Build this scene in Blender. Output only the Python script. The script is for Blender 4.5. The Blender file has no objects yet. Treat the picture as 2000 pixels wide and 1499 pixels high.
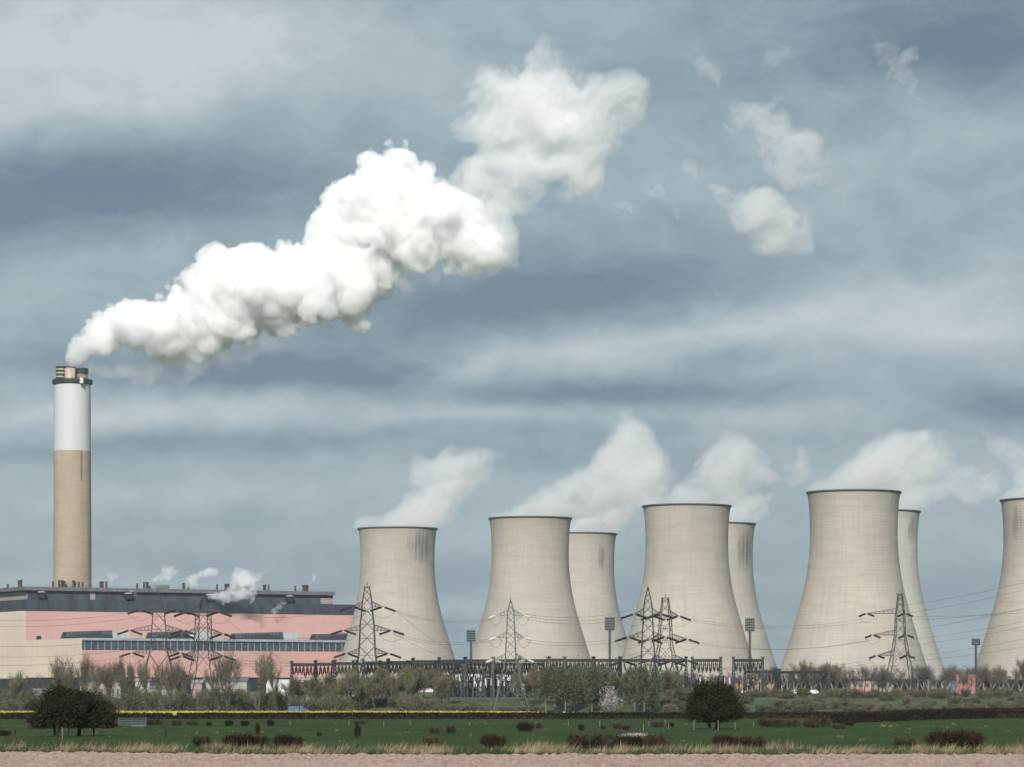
import bpy, math, random
import numpy as np
import openvdb
from mathutils import Vector, Matrix, noise as mnoise

sc = bpy.context.scene
COL = sc.collection
R = math.radians
F = 6000.0           # focal length in photograph pixels (photograph 2000 px wide)
HZ = 1345.0          # horizon row
EYE = 5.0
rng = random.Random(7)

# ------------------------------------------------------------------ terrain
def smooth(a, b, x):
    t = min(1.0, max(0.0, (x - a) / (b - a)))
    return t * t * (3 - 2 * t)

def gz(x, y):
    z = -5.0 * min(1.0, max(0.0, (y - 500.0) / 776.0))
    r = smooth(-112, -84, x)                       # the switchyard and tower side stands on a bank
    z += r * (6.0 * smooth(1292, 1372, y) + 2.0 * smooth(1500, 1620, y)) + (1 - r) * 8.0 * smooth(1560, 1700, y)
    return z

def W(px, py, d):
    return Vector(((px - 1000.0) / F * d, d, EYE + (HZ - py) / F * d))

def G(px, d):
    x = (px - 1000.0) / F * d
    return Vector((x, d, gz(x, d)))

# ------------------------------------------------------------------ object helpers
def tag(o, label=None, cat=None, group=None, kind=None):
    if label: o['label'] = label
    if cat: o['category'] = cat
    if group: o['group'] = group
    if kind: o['kind'] = kind
    return o

def empty(name, loc, label=None, cat=None, group=None, rz=0.0):
    o = bpy.data.objects.new(name, None)
    o.location = loc
    o.rotation_euler = (0, 0, rz)
    o.empty_display_size = 1
    COL.objects.link(o)
    return tag(o, label, cat, group)

def mesh_np(name, verts, faces, mat=None, parent=None, smooth_=False):
    verts = np.asarray(verts, dtype=np.float32)
    faces = np.asarray(faces, dtype=np.int32)
    me = bpy.data.meshes.new(name)
    k = faces.shape[1]
    me.vertices.add(len(verts)); me.vertices.foreach_set('co', verts.ravel())
    me.loops.add(faces.size); me.loops.foreach_set('vertex_index', faces.ravel())
    me.polygons.add(len(faces))
    me.polygons.foreach_set('loop_start', np.arange(0, faces.size, k, dtype=np.int32))
    me.update(calc_edges=True)
    if smooth_:
        me.polygons.foreach_set('use_smooth', np.ones(len(faces), dtype=bool))
    if mat: me.materials.append(mat)
    o = bpy.data.objects.new(name, me)
    COL.objects.link(o)
    if parent: o.parent = parent
    return o

class MB:
    """collects shapes for ONE mesh object"""
    def __init__(s): s.v = []; s.f = []
    def add(s, vs, fs):
        n = len(s.v); s.v += [tuple(v) for v in vs]; s.f += [tuple(i + n for i in f) for f in fs]; return s
    def box(s, a, b):
        (x0, y0, z0), (x1, y1, z1) = a, b
        return s.add([(x0,y0,z0),(x1,y0,z0),(x1,y1,z0),(x0,y1,z0),(x0,y0,z1),(x1,y0,z1),(x1,y1,z1),(x0,y1,z1)],
                     [(0,3,2,1),(4,5,6,7),(0,1,5,4),(1,2,6,5),(2,3,7,6),(3,0,4,7)])
    def bar(s, p, q, w, w2=None, n=4):
        p, q = Vector(p), Vector(q); d = q - p
        if d.length < 1e-6: return s
        d.normalize()
        a = d.orthogonal().normalized() if abs(d.z) > .98 else d.cross(Vector((0,0,1))).normalized()
        b = d.cross(a)
        w2 = w if w2 is None else w2
        vs = []
        for c, r in ((p, w), (q, w2)):
            for i in range(n):
                t = 2 * math.pi * (i + .5) / n
                vs.append(c + (a * math.cos(t) + b * math.sin(t)) * r)
        fs = [(i, (i+1) % n, n + (i+1) % n, n + i) for i in range(n)]
        fs += [tuple(range(n))[::-1], tuple(range(n, 2*n))]
        return s.add(vs, fs)
    def tube(s, pts, r, n=5):
        pts = [Vector(p) for p in pts]; vs = []; fs = []
        for i, p in enumerate(pts):
            d = (pts[min(i+1, len(pts)-1)] - pts[max(i-1, 0)]).normalized()
            a = d.orthogonal().normalized() if abs(d.z) > .98 else d.cross(Vector((0,0,1))).normalized()
            b = d.cross(a)
            rr = r[i] if isinstance(r, (list, tuple)) else r
            for k in range(n):
                t = 2*math.pi*k/n
                vs.append(p + (a*math.cos(t) + b*math.sin(t)) * rr)
        for i in range(len(pts)-1):
            for k in range(n):
                fs.append((i*n+k, i*n+(k+1)%n, (i+1)*n+(k+1)%n, (i+1)*n+k))
        fs += [tuple(range(n))[::-1], tuple(range((len(pts)-1)*n, len(pts)*n))]
        return s.add(vs, fs)
    def lathe(s, prof, n=48, c=(0,0), close=False):
        vs = []; fs = []
        for r, z in prof:
            for k in range(n):
                t = 2*math.pi*k/n
                vs.append((c[0]+r*math.cos(t), c[1]+r*math.sin(t), z))
        m = len(prof)
        for i in range(m - (0 if close else 1)):
            j = (i+1) % m
            for k in range(n):
                fs.append((i*n+k, i*n+(k+1)%n, j*n+(k+1)%n, j*n+k))
        return s.add(vs, fs)
    def disc(s, r, z, n=32, c=(0,0)):
        return s.add([(c[0]+r*math.cos(2*math.pi*k/n), c[1]+r*math.sin(2*math.pi*k/n), z) for k in range(n)], [tuple(range(n))])
    def prism(s, poly, d):
        """extrude polygon (list of 3d points) by vector d"""
        d = Vector(d); n = len(poly); p = [Vector(v) for v in poly]
        vs = p + [v + d for v in p]
        fs = [tuple(range(n))[::-1], tuple(range(n, 2*n))] + [(i, (i+1)%n, n+(i+1)%n, n+i) for i in range(n)]
        return s.add(vs, fs)
    def build(s, name, mat=None, parent=None, smooth_=False):
        me = bpy.data.meshes.new(name)
        me.from_pydata(s.v, [], s.f); me.update()
        if smooth_: me.polygons.foreach_set('use_smooth', np.ones(len(me.polygons), dtype=bool))
        if mat: me.materials.append(mat)
        o = bpy.data.objects.new(name, me); COL.objects.link(o)
        if parent: o.parent = parent
        return o

def copy_tree(o, parent=None):
    c = o.copy(); COL.objects.link(c)
    if parent: c.parent = parent
    for ch in o.children: copy_tree(ch, c)
    return c

# ------------------------------------------------------------------ materials
class NT:
    def __init__(s, tree): s.t = tree; s.N = tree.nodes; s.L = tree.links
    def n(s, typ, **kw):
        x = s.N.new(typ)
        for k, v in kw.items():
            if k == 'ins':
                for i, val in v.items():
                    if hasattr(val, 'is_linked'): s.L.new(val, x.inputs[i])
                    else: x.inputs[i].default_value = val
            else: setattr(x, k, v)
        return x
    def math(s, op, a, b=None, c=None, clamp=False):
        x = s.N.new('ShaderNodeMath'); x.operation = op; x.use_clamp = clamp
        for i, val in enumerate((a, b, c)):
            if val is None: continue
            if hasattr(val, 'is_linked'): s.L.new(val, x.inputs[i])
            else: x.inputs[i].default_value = val
        return x.outputs[0]
    def mix(s, f, a, b, blend='MIX'):
        x = s.N.new('ShaderNodeMix'); x.data_type = 'RGBA'; x.blend_type = blend
        for i, val in ((0, f), (6, a), (7, b)):
            if hasattr(val, 'is_linked'): s.L.new(val, x.inputs[i])
            else: x.inputs[i].default_value = val if i == 0 else (tuple(val) + (1,))[:4]
        return x.outputs[2]
    def ramp(s, fac, stops, interp='LINEAR'):
        x = s.N.new('ShaderNodeValToRGB'); cr = x.color_ramp; cr.interpolation = interp
        while len(cr.elements) < len(stops): cr.elements.new(.5)
        for e, (p, c) in zip(cr.elements, stops):
            e.position = p; e.color = (c, c, c, 1) if isinstance(c, (int, float)) else tuple(c) + (1,)
        s.L.new(fac, x.inputs[0]); return x.outputs[0]
    def noise(s, vec, scale, detail=4, rough=.55, dist=0):
        x = s.n('ShaderNodeTexNoise', ins={'Scale': scale, 'Detail': detail, 'Roughness': rough, 'Distortion': dist})
        if vec is not None: s.L.new(vec, x.inputs['Vector'])
        return x.outputs['Fac']
    def mapping(s, vec, scale=(1,1,1), loc=(0,0,0), rot=(0,0,0)):
        x = s.n('ShaderNodeMapping', ins={'Scale': scale, 'Location': loc, 'Rotation': rot})
        s.L.new(vec, x.inputs['Vector']); return x.outputs[0]

def mat(name, col, rough=.8, var=.15, scale=.3, stretch=(1,1,1), bump=0, metal=0, two=None, detail=5, spec=.3):
    """diffuse-ish surface with two noise scales mixing col and a second tone"""
    m = bpy.data.materials.new(name); m.use_nodes = True
    t = NT(m.node_tree); p = t.N['Principled BSDF']
    p.inputs['Roughness'].default_value = rough
    p.inputs['Metallic'].default_value = metal
    p.inputs['Specular IOR Level'].default_value = spec
    tc = t.n('ShaderNodeTexCoord').outputs['Object']
    v = t.mapping(tc, stretch)
    nz = t.noise(v, scale, detail)
    fac = t.ramp(nz, [(.3, 0.0), (.7, 1.0)])
    c2 = two if two else tuple(c * (1 - var * 2) for c in col)
    c1 = tuple(min(1, c * (1 + var)) for c in col) if not two else col
    t.L.new(t.mix(fac, c2, c1), p.inputs['Base Color'])
    if bump:
        b = t.n('ShaderNodeBump', ins={'Strength': bump, 'Distance': .3, 'Height': nz})
        t.L.new(b.outputs[0], p.inputs['Normal'])
    return m
# ------------------------------------------------------------------ world and sun
SUN_AZ, SUN_EL = R(-9), R(34)      # azimuth from straight behind the camera, negative = to the left
sd = Vector((math.sin(SUN_AZ) * math.cos(SUN_EL), -math.cos(SUN_AZ) * math.cos(SUN_EL), math.sin(SUN_EL)))
sun = bpy.data.lights.new('sun', 'SUN'); sun.energy = 4.9; sun.angle = R(.5); sun.color = (1, .95, .88)
so = bpy.data.objects.new('sun', sun); COL.objects.link(so)
so.rotation_euler = sd.to_track_quat('Z', 'Y').to_euler()
so.location = (-300, -500, 600)

w = bpy.data.worlds.new('World'); sc.world = w; w.use_nodes = True
t = NT(w.node_tree); t.N.clear()
out = t.n('ShaderNodeOutputWorld')
sky = t.n('ShaderNodeTexSky', sky_type='NISHITA', sun_disc=False, sun_elevation=SUN_EL, sun_rotation=math.pi - SUN_AZ)
bg1 = t.n('ShaderNodeBackground', ins={'Color': sky.outputs[0], 'Strength': .08})
d = t.n('ShaderNodeTexCoord').outputs['Generated']
sep = t.n('ShaderNodeSeparateXYZ', ins={0: d})
X, Y, Z = sep.outputs
ysafe = t.math('MAXIMUM', Y, .15)
U = t.math('DIVIDE', X, ysafe); V = t.math('DIVIDE', Z, ysafe)
cv = t.n('ShaderNodeCombineXYZ', ins={0: U, 1: V}).outputs[0]
wz = t.n('ShaderNodeTexNoise', ins={'Vector': t.mapping(cv, (16, 30, 1)), 'Scale': 1.0, 'Detail': 5.0, 'Roughness': .6})
wx = t.n('ShaderNodeSeparateColor', ins={0: wz.outputs['Color']})
U2 = t.math('MULTIPLY_ADD', t.math('SUBTRACT', wx.outputs[0], .5), .06, U)
V2 = t.math('MULTIPLY_ADD', t.math('SUBTRACT', wx.outputs[1], .5), .018, V)
# cloud bands: centre (photo px), half sizes, tilt in degrees (up to the right), strength
BANDS = [
 (180,110,520,120,4,.33), (480,40,400,70,0,.12), (60,215,300,30,3,.12), (120,385,420,75,2,-.34), (420,330,300,70,3,-.12),
 (250,520,500,50,3,.02), (700,140,300,60,0,.10), (1300,60,500,70,0,-.04), (1930,60,330,110,-4,-.34), (1620,130,420,45,6,-.10),
 (1850,280,420,60,14,.06), (1780,430,380,55,18,.02), (1930,520,300,60,16,.16), (1500,520,330,50,10,-.04),
 (960,590,380,80,8,-.32), (1350,560,300,50,8,-.10), (560,722,420,32,-2,-.40), (200,690,260,40,0,-.10),
 (900,705,130,26,14,.26), (1120,690,220,26,10,.20), (1500,625,360,34,14,.20), (1880,640,320,50,4,.24), (1760,545,260,30,14,-.10),
 (1180,765,300,28,2,-.34), (1560,740,330,30,12,-.06), (1500,690,160,20,8,-.14), (1650,800,420,28,2,.10), (1960,800,190,40,-4,-.34),
 (480,800,600,28,1,.14), (300,868,480,22,2,-.20), (780,860,300,24,0,-.06), (1000,800,300,20,4,.10), (160,800,300,30,2,.12),
 (350,960,480,30,2,.10), (330,1030,460,24,1,-.06), (1000,900,300,26,0,-.14), (1300,840,360,20,0,-.08), (450,1100,500,28,0,-.10),
 (900,1140,300,26,2,-.10), (900,1180,120,18,6,.10), (1500,1090,420,40,0,-.04), (1520,1180,420,34,0,-.16), (900,1250,260,40,0,-.06), (1900,1150,200,40,0,-.06),
 (1900,930,300,40,0,.06), (1200,1210,1500,110,0,-.07),
]
acc = None
for (px, py, rx, ry, rot, a) in BANDS:
    du = t.math('SUBTRACT', U2, (px - 1000) / F); dv = t.math('SUBTRACT', V2, (HZ - py) / F)
    c, s_ = math.cos(R(rot)), math.sin(R(rot))
    e = t.math('MULTIPLY_ADD', du, c * F / rx, t.math('MULTIPLY', dv, s_ * F / rx))
    g = t.math('MULTIPLY_ADD', du, -s_ * F / ry, t.math('MULTIPLY', dv, c * F / ry))
    q = t.math('MULTIPLY_ADD', e, e, t.math('MULTIPLY', g, g))
    ex = t.math('EXPONENT', t.math('MULTIPLY', q, -.9))
    acc = t.math('MULTIPLY_ADD', ex, a, acc if acc is not None else 0.0)
n1 = t.noise(t.mapping(cv, (11, 26, 1), rot=(0, 0, R(-5))), 1.0, 7, .6, .5)
n2 = t.noise(t.mapping(cv, (44, 74, 1), loc=(3, 1, 0), rot=(0, 0, R(-10))), 1.0, 6, .62, .5)
n3 = t.noise(d, 3.0, 5, .5)
front = t.math('MULTIPLY', t.math('SUBTRACT', Y, .1), 4, clamp=True)
tex = t.math('ADD', t.math('MULTIPLY', t.math('SUBTRACT', n1, .5), .36), t.math('MULTIPLY', t.math('SUBTRACT', n2, .5), .36))
sfront = t.math('MULTIPLY_ADD', t.math('ADD', acc, tex), 1.45, .485)
sval = t.math('MULTIPLY_ADD', t.math('SUBTRACT', sfront, n3), front, n3)
colr = t.ramp(sval, [(0.0, (.125, .192, .265)), (.25, (.205, .290, .345)), (.5, (.310, .405, .448)), (.75, (.445, .525, .550)), (1.0, (.59, .635, .660))])
bg2 = t.n('ShaderNodeBackground', ins={'Color': colr, 'Strength': 1.0})
mx = t.n('ShaderNodeMixShader', ins={0: .93, 1: bg1.outputs[0], 2: bg2.outputs[0]})
t.L.new(mx.outputs[0], out.inputs[0])

# ------------------------------------------------------------------ camera and render settings
cam = bpy.data.cameras.new('camera'); cam.sensor_width = 36; cam.sensor_fit = 'HORIZONTAL'; cam.lens = 36 * F / 2000
cam.shift_y = (HZ - 749.5) / 2000
cam.clip_start = 1; cam.clip_end = 60000
co = bpy.data.objects.new('camera', cam); COL.objects.link(co)
co.location = (0, 0, EYE); co.rotation_euler = (R(90), 0, 0)
sc.camera = co
sc.view_settings.view_transform = 'Standard'; sc.view_settings.look = 'None'
sc.view_settings.exposure = 0; sc.view_settings.gamma = 1
sc.render.engine = 'CYCLES'
cy = sc.cycles
cy.volume_bounces = 28; cy.max_bounces = 30; cy.diffuse_bounces = 3; cy.glossy_bounces = 2; cy.transparent_max_bounces = 64
cy.transmission_bounces = 4; cy.use_denoising = True; cy.caustics_reflective = False; cy.caustics_refractive = False
# ------------------------------------------------------------------ chimney
def band_mat(name, base, line, dark=(.12,.11,.11), stain=0.0, zs=1.35, seed=0.0, ribs=140, tint=None, spot=None, jf=.22):
    """poured concrete in lifts: horizontal joints, faint vertical ribs, streaky weathering"""
    m = bpy.data.materials.new(name); m.use_nodes = True
    t = NT(m.node_tree); p = t.N['Principled BSDF']; p.inputs['Roughness'].default_value = .9; p.inputs['Specular IOR Level'].default_value = .2
    tc = t.n('ShaderNodeTexCoord').outputs['Object']
    s = t.n('ShaderNodeSeparateXYZ', ins={0: tc}); x, y, z = s.outputs
    ang = t.math('ARCTAN2', y, x)
    cyl = t.n('ShaderNodeCombineXYZ', ins={0: t.math('MULTIPLY', ang, 26.0), 1: z, 2: seed}).outputs[0]
    # lift bands: noise stretched round the shell
    b1 = t.noise(t.mapping(cyl, (.045, .26, 1)), 1.0, 7, .72)
    b2 = t.noise(t.mapping(cyl, (.06, .9, 1), (5, 0, 0)), 1.0, 4, .6)
    st = t.noise(t.mapping(cyl, (.55, .03, 1), (0, 9, 0)), 1.0, 5, .65)
    big = t.noise(t.mapping(cyl, (.035, .03, 1), (2, 3, 0)), 1.0, 3, .5)
    c = t.mix(t.ramp(b1, [(.35, 0), (.65, 1)]), tuple(v*.88 for v in base), tuple(min(1, v*1.08) for v in base))
    c = t.mix(t.math('MULTIPLY', t.ramp(b2, [(.4, 0), (.62, 1)]), .22), c, line)
    c = t.mix(t.math('MULTIPLY', t.ramp(st, [(.45, 0), (.75, 1)]), .40), c, tuple(v*.66 for v in base))
    c = t.mix(t.math('MULTIPLY', t.ramp(big, [(.35, 0), (.65, 1)]), .60), c, tint or tuple(v*f for v, f in zip(base, (.80, .83, .87))))
    # joints
    jz = t.math('FRACT', t.math('DIVIDE', z, zs)); jj = t.math('LESS_THAN', jz, .14)
    ja = t.math('LESS_THAN', t.math('FRACT', t.math('MULTIPLY', ang, ribs / 6.2832)), .14)
    j = t.math('MULTIPLY', t.math('MAXIMUM', jj, ja), t.math('MULTIPLY', t.ramp(big, [(.2, .3), (.7, 1)]), jf))
    c = t.mix(j, c, dark)
    if stain:
        sp = t.noise(t.mapping(cyl, (.10, .035, 1), (7, 1, 0)), 1.0, 4, .6)
        a0, da, z0, dz = spot
        e1 = t.math('DIVIDE', t.math('SUBTRACT', ang, a0), da); e2 = t.math('DIVIDE', t.math('SUBTRACT', z, z0), dz)
        rr = t.math('ADD', t.math('MULTIPLY', e1, e1), t.math('MULTIPLY', e2, e2))
        up = t.math('ADD', t.math('SUBTRACT', 1.0, rr), t.math('MULTIPLY', t.math('SUBTRACT', sp, .5), 2.2), clamp=True)
        sq = t.math('MULTIPLY', t.math('MAXIMUM', ja, t.math('MAXIMUM', jj, t.ramp(st, [(.4, 0), (.6, 1)]))), stain)
        c = t.mix(t.math('MULTIPLY', up, sq), c, (.10, .10, .115))
    t.L.new(c, p.inputs['Base Color'])
    return m

M_WHITE = mat('white_paint', (.53, .53, .54), .6, .04, .06, (1, 1, .25))
M_CHCON = band_mat('chimney_concrete', (.385, .315, .242), (.41, .345, .27), zs=2.5, ribs=50, jf=.10, tint=(.32, .275, .225))
M_DARK = mat('dark_steel', (.028, .032, .036), .6, .2, .8)
M_FLUE = mat('flue_cladding', (.42, .37, .28), .6, .12, .5, (1, 1, .2))
M_PINKISH = mat('rusty_flue', (.21, .15, .13), .7, .25, .6)

CH = W(141.5, 748, 2419)
cz0 = gz(CH.x, 2419)
ch = empty('chimney', (CH.x, 2419, cz0), 'very tall round chimney, bare concrete below and white band above, with three flues', 'chimney')
H0 = CH.z - cz0                       # top of the windshield
Hw = W(141.5, 882, 2419).z - cz0      # bottom of the white band
rt, rm, rb = 14.3, 14.5, 15.4
MB().lathe([(rb, 0), (rb - .35, 40), (rm + .25, Hw * .7), (rm, Hw)], 64).build('shaft', M_CHCON, ch, True)
MB().lathe([(rm + .02, Hw), (rt, H0 - 1), (rt, H0), (1, H0)], 64).build('painted_band', M_WHITE, ch, True)
gal = MB()
gal.lathe([(rt + .05, H0 - 1.6), (rt + 1.2, H0 - 1.2), (rt + 1.25, H0 - .9), (rt + 1.2, H0 + 2.0), (rt + .9, H0 + 2.0), (rt + .9, H0 - .4), (rt + .05, H0 - .4)], 64, close=True)
gal.build('gallery', M_DARK, ch)
rl = MB()
for k in range(48):
    a = 2 * math.pi * k / 48
    rl.bar((math.cos(a) * (rt + 1.32), math.sin(a) * (rt + 1.32), H0 - .9), (math.cos(a) * (rt + 1.32), math.sin(a) * (rt + 1.32), H0 + 2.6), .07)
rl.lathe([(rt + 1.28, H0 + 2.5), (rt + 1.4, H0 + 2.5), (rt + 1.4, H0 + 2.65), (rt + 1.28, H0 + 2.65)], 48, close=True)
rl.build('railing', M_DARK, ch)
MB().box((8.0, -rt - 1.6, H0 - 1.8), (10.6, -rt + 4.5, H0 + 2.4)).build('access_hatch', M_WHITE, ch)
flues = [(-8.4, -4.2, 3.3, 12.6, 'strake', M_FLUE), (-.9, -6.2, 4.3, 11.6, 'plain', M_FLUE), (7.6, -1.5, 4.6, 10.9, 'dark', M_PINKISH)]
for fx, fy, fr, fh, kind, m_ in flues:
    fl = MB().lathe([(fr, H0 - 2), (fr, H0 + fh), (fr - .3, H0 + fh), (fr - .3, H0 + 2)], 28, (fx, fy)).build('flue', m_, ch, True)
    if kind == 'strake':
        for k in range(4):
            z = H0 + 2.6 + k * 2.9
            MB().lathe([(fr + .02, z), (fr + .85, z), (fr + .85, z + 1.1), (fr + .02, z + 1.1)], 28, (fx, fy), close=True).build('strake', M_DARK, fl)
    elif kind == 'dark':
        MB().lathe([(fr + .05, H0 + fh - 4.0), (fr + .5, H0 + fh - 4.0), (fr + .5, H0 + fh + .2), (fr + .05, H0 + fh + .2)], 28, (fx, fy), close=True).build('flue_cap', M_DARK, fl)
    else:
        MB().lathe([(fr + .02, H0 + fh - .6), (fr + .25, H0 + fh - .6), (fr + .25, H0 + fh + .1), (fr + .02, H0 + fh + .1)], 28, (fx, fy), close=True).build('flue_cap', M_DARK, fl)
MB().box((2.2, -7.6, H0 - 1), (3.6, -1, H0 + 10.2)).build('flue_gap_shade', M_DARK, ch)  # dark slab put in for the shade in the gap between two flues
ld = MB()
for dx in (-.35, .35):
    ld.bar((8.6 + dx, -math.sqrt(rm**2 - 8.6**2) - .5, Hw - 24), (8.6 + dx, -math.sqrt(rm**2 - 8.6**2) - .35, Hw), .16)
ld.build('ladder', M_PINKISH, ch)

# ------------------------------------------------------------------ cooling towers
# name data: centre px, top px row, half width at top px, distance, label, stain, seed
TW = [
 (776.5, 1033, 77.0, 2115, 'leftmost cooling tower, just right of the pink building, dark streaks near its rim', .75, 1.3, 'front'),
 (1035.5, 1013, 80.5, 1988, 'second cooling tower from the left in the front row, pale clean concrete', .15, 4.1, 'front'),
 (1129.5, 1043.5, 74.5, 2290, 'rear cooling tower half hidden by the second one, with one long black streak', .95, 6.2, 'rear'),
 (1341.5, 989, 86.0, 1854, 'cooling tower in the middle of the front row, behind the pair of pylons', .2, 9.4, 'front'),
 (1395.5, 1024, 79.5, 2180, 'rear cooling tower peeping out right of the middle one, sooty top', .9, 12.7, 'rear'),
 (1667.5, 962, 91.0, 1723, 'largest cooling tower, tallest and nearest, second from the right in the front row', .2, 15.2, 'front'),
 (1713.0, 1000, 83.5, 2010, 'rear cooling tower showing only a bright sliver right of the largest one', .6, 18.9, 'rear'),
 (2043.5, 977, 88.5, 1790, 'cooling tower cut off by the right edge of the picture, dark marks under its rim', .6, 22.3, 'front'),
]
M_RIM = mat('tower_rim', (.10, .10, .105), .8, .2, .5)
M_INLETSHADE = mat('inlet_shade', (.02, .022, .02), .9, .2, .3)
M_LEG = mat('leg_concrete', (.20, .195, .18), .8, .15, .5)
# profile: (fraction of height below the rim, radius relative to the top radius) read off the photograph
PROF = [(0, 1.0), (.012, .992), (.04, .972), (.08, .955), (.13, .943), (.19, .937), (.25, .937), (.31, .947), (.38, .974), (.46, 1.022), (.54, 1.09), (.62, 1.175), (.70, 1.27), (.78, 1.365), (.86, 1.465), (.94, 1.57), (1.0, 1.65)]
TOWERS = []
def spot_at(px, hw, py, H, x0, x1, y0, y1, D):
    u = max(-.98, min(.98, ((x0 + x1) / 2 - px) / (hw * .95))); a = -math.acos(u) if True else 0
    return (a, (x1 - x0) / 2 / hw / max(.25, math.sqrt(1 - u * u)), H - ((y0 + y1) / 2 - py) / F * D, (y1 - y0) / 2 / F * D)
SPOTS = [(800, 852, 1034, 1105), (1060, 1115, 1014, 1040), (1166, 1182, 1052, 1118), (1395, 1425, 990, 1030), (1432, 1472, 1030, 1125), (1725, 1757, 964, 1010), (1764, 1792, 1008, 1066), (1962, 1990, 990, 1062)]
for (px, py, hw, D, lab, stain, seed, row), sp4 in zip(TW, SPOTS):
    c = W(px, py, D); g0 = gz(c.x, D); Ht = c.z - g0; rtop = hw / F * D; spot = spot_at(px, hw, py, Ht, *sp4, D)
    lift = 7.0
    tw = empty('cooling_tower', (c.x, D, g0), lab, 'cooling tower', 'cooling towers of the power station', rz=0)
    pts = [(rtop * r, Ht - f * (Ht - lift)) for f, r in PROF]
    # smooth resample
    fine = []
    for i in range(len(pts) - 1):
        for k in range(4):
            u = k / 4; p0 = pts[max(i-1, 0)]; p1 = pts[i]; p2 = pts[i+1]; p3 = pts[min(i+2, len(pts)-1)]
            fine.append(tuple(.5*((2*p1[j]) + (-p0[j]+p2[j])*u + (2*p0[j]-5*p1[j]+4*p2[j]-p3[j])*u*u + (-p0[j]+3*p1[j]-3*p2[j]+p3[j])*u**3) for j in (0, 1)))
    fine.append(pts[-1])
    base = [(.412, .376, .328), (.42, .392, .35)][row == 'rear']
    if px == 1713.0: base = (.49, .47, .43)  # paler for cleaner concrete, with sunlight put into the colour too
    m = band_mat('tower_concrete', base, (.495, .448, .382), stain=stain, seed=seed, spot=spot, zs=1.6, ribs=160)
    inner = [(r - .6, z) for r, z in fine[::-1]]
    MB().lathe(fine + inner, 128, close=True).build('shell', m, tw, True)
    MB().lathe([(rtop + .02, Ht - 1.0), (rtop + .5, Ht - .55), (rtop + .5, Ht + .2), (rtop - .75, Ht + .2), (rtop - .75, Ht - .2)], 96).build('rim', M_RIM, tw)
    rbm = pts[-1][0]
    MB().lathe([(rbm - 4, .2), (rbm - 4, lift + 2)], 64).build('inlet_shade', M_INLETSHADE, tw)  # near-black cylinder painted as the shade inside the open air inlet
    lg = MB(); nl = 44
    for k in range(nl):
        for s_ in (-1, 1):
            a = 2*math.pi*k/nl; b = a + s_*math.pi/nl
            lg.bar((math.cos(a)*(rbm-.2), math.sin(a)*(rbm-.2), lift + .3), (math.cos(b)*(rbm+1.6), math.sin(b)*(rbm+1.6), 0), .45)
    lg.build('leg_ring', M_LEG, tw)
    TOWERS.append((c, rtop, Ht, D, g0))

# ------------------------------------------------------------------ main building (boiler house in front of it the turbine hall)
def clad(name, col, rib=1.0, var=.09):
    m = bpy.data.materials.new(name); m.use_nodes = True
    t = NT(m.node_tree); p = t.N['Principled BSDF']; p.inputs['Roughness'].default_value = .7; p.inputs['Specular IOR Level'].default_value = .25
    tc = t.n('ShaderNodeTexCoord').outputs['Object']
    n1 = t.noise(t.mapping(tc, (.02, .02, .05)), 1.0, 4, .6)
    n2 = t.noise(t.mapping(tc, (.9, .9, .02)), 1.0, 4, .6)
    c = t.mix(t.ramp(n1, [(.3, 0), (.7, 1)]), tuple(v*(1-var) for v in col), tuple(min(1, v*(1+var)) for v in col))
    c = t.mix(t.math('MULTIPLY', t.ramp(n2, [(.45, 0), (.72, 1)]), .40), c, tuple(v*.78 for v in col))
    s = t.n('ShaderNodeSeparateXYZ', ins={0: tc})
    ln = t.math('MAXIMUM', t.math('LESS_THAN', t.math('FRACT', t.math('DIVIDE', s.outputs[0], 7.6)), .03), t.math('LESS_THAN', t.math('FRACT', t.math('DIVIDE', s.outputs[2], 6.2)), .04))
    c = t.mix(t.math('MULTIPLY', ln, .25), c, tuple(v*.6 for v in col))
    t.L.new(c, p.inputs['Base Color'])
    return m
M_PINK = clad('pink_cladding', (.515, .305, .28))
M_PINK2 = clad('lower_pink_cladding', (.54, .32, .292))
M_CREAM = clad('cream_cladding', (.68, .575, .47))
M_SLATE = mat('slate_cladding', (.060, .068, .088), .7, .25, .25, (.6, .6, .15), detail=6)
M_SLATE2 = mat('slate_band', (.045, .056, .078), .6, .25, .2, (.8, .8, .1), detail=6)
M_GREYP = mat('grey_panel', (.30, .285, .27), .8, .08, .2)
M_ROOF = mat('roof_edge', (.13, .135, .15), .8, .15, .3)
M_GLASS = mat('dark_glazing', (.062, .080, .112), .45, .3, .5, spec=.4)
M_STEELB = mat('pale_steel', (.30, .36, .42), .6, .1, .5)
M_RUST = mat('rusty_vent', (.075, .05, .05), .8, .25, .6)
M_SOOT = mat('dark_base', (.022, .026, .032), .8, .2, .4)

TH = R(29.5); E1 = Vector((math.cos(TH), math.sin(TH), 0)); E2 = Vector((-math.sin(TH), math.cos(TH), 0))
CLO = W(160, 1248, 2035)             # front left corner of the turbine hall
CUP = CLO + E2 * 105.0               # front left corner of the upper block, 105 m further back on the same end wall
bg = 3.0
bh = empty('boiler_house', (CUP.x, CUP.y, bg), 'long pink boiler house with a dark slate top storey behind the turbine hall', 'building', rz=TH)
def along(px, c=CUP):               # distance along the wall through c at which it meets picture column px
    k = (px - 1000) / F
    return (k * c.y - c.x) / (math.cos(TH) - k * math.sin(TH))
def zat(px, py, c=CUP):
    s_ = along(px, c); return EYE + (HZ - py) / F * (c.y + s_ * math.sin(TH)) - bg
LU = along(700)
zb = zat(50, 1193); zs2 = zat(50, 1172); zr0 = zat(50, 1153); zr1 = zat(50, 1145.5)
BD = 85.0                           # depth of the block
MB().box((0, 0, 0), (LU, BD, zb)).build('wall', M_PINK, bh)
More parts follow.
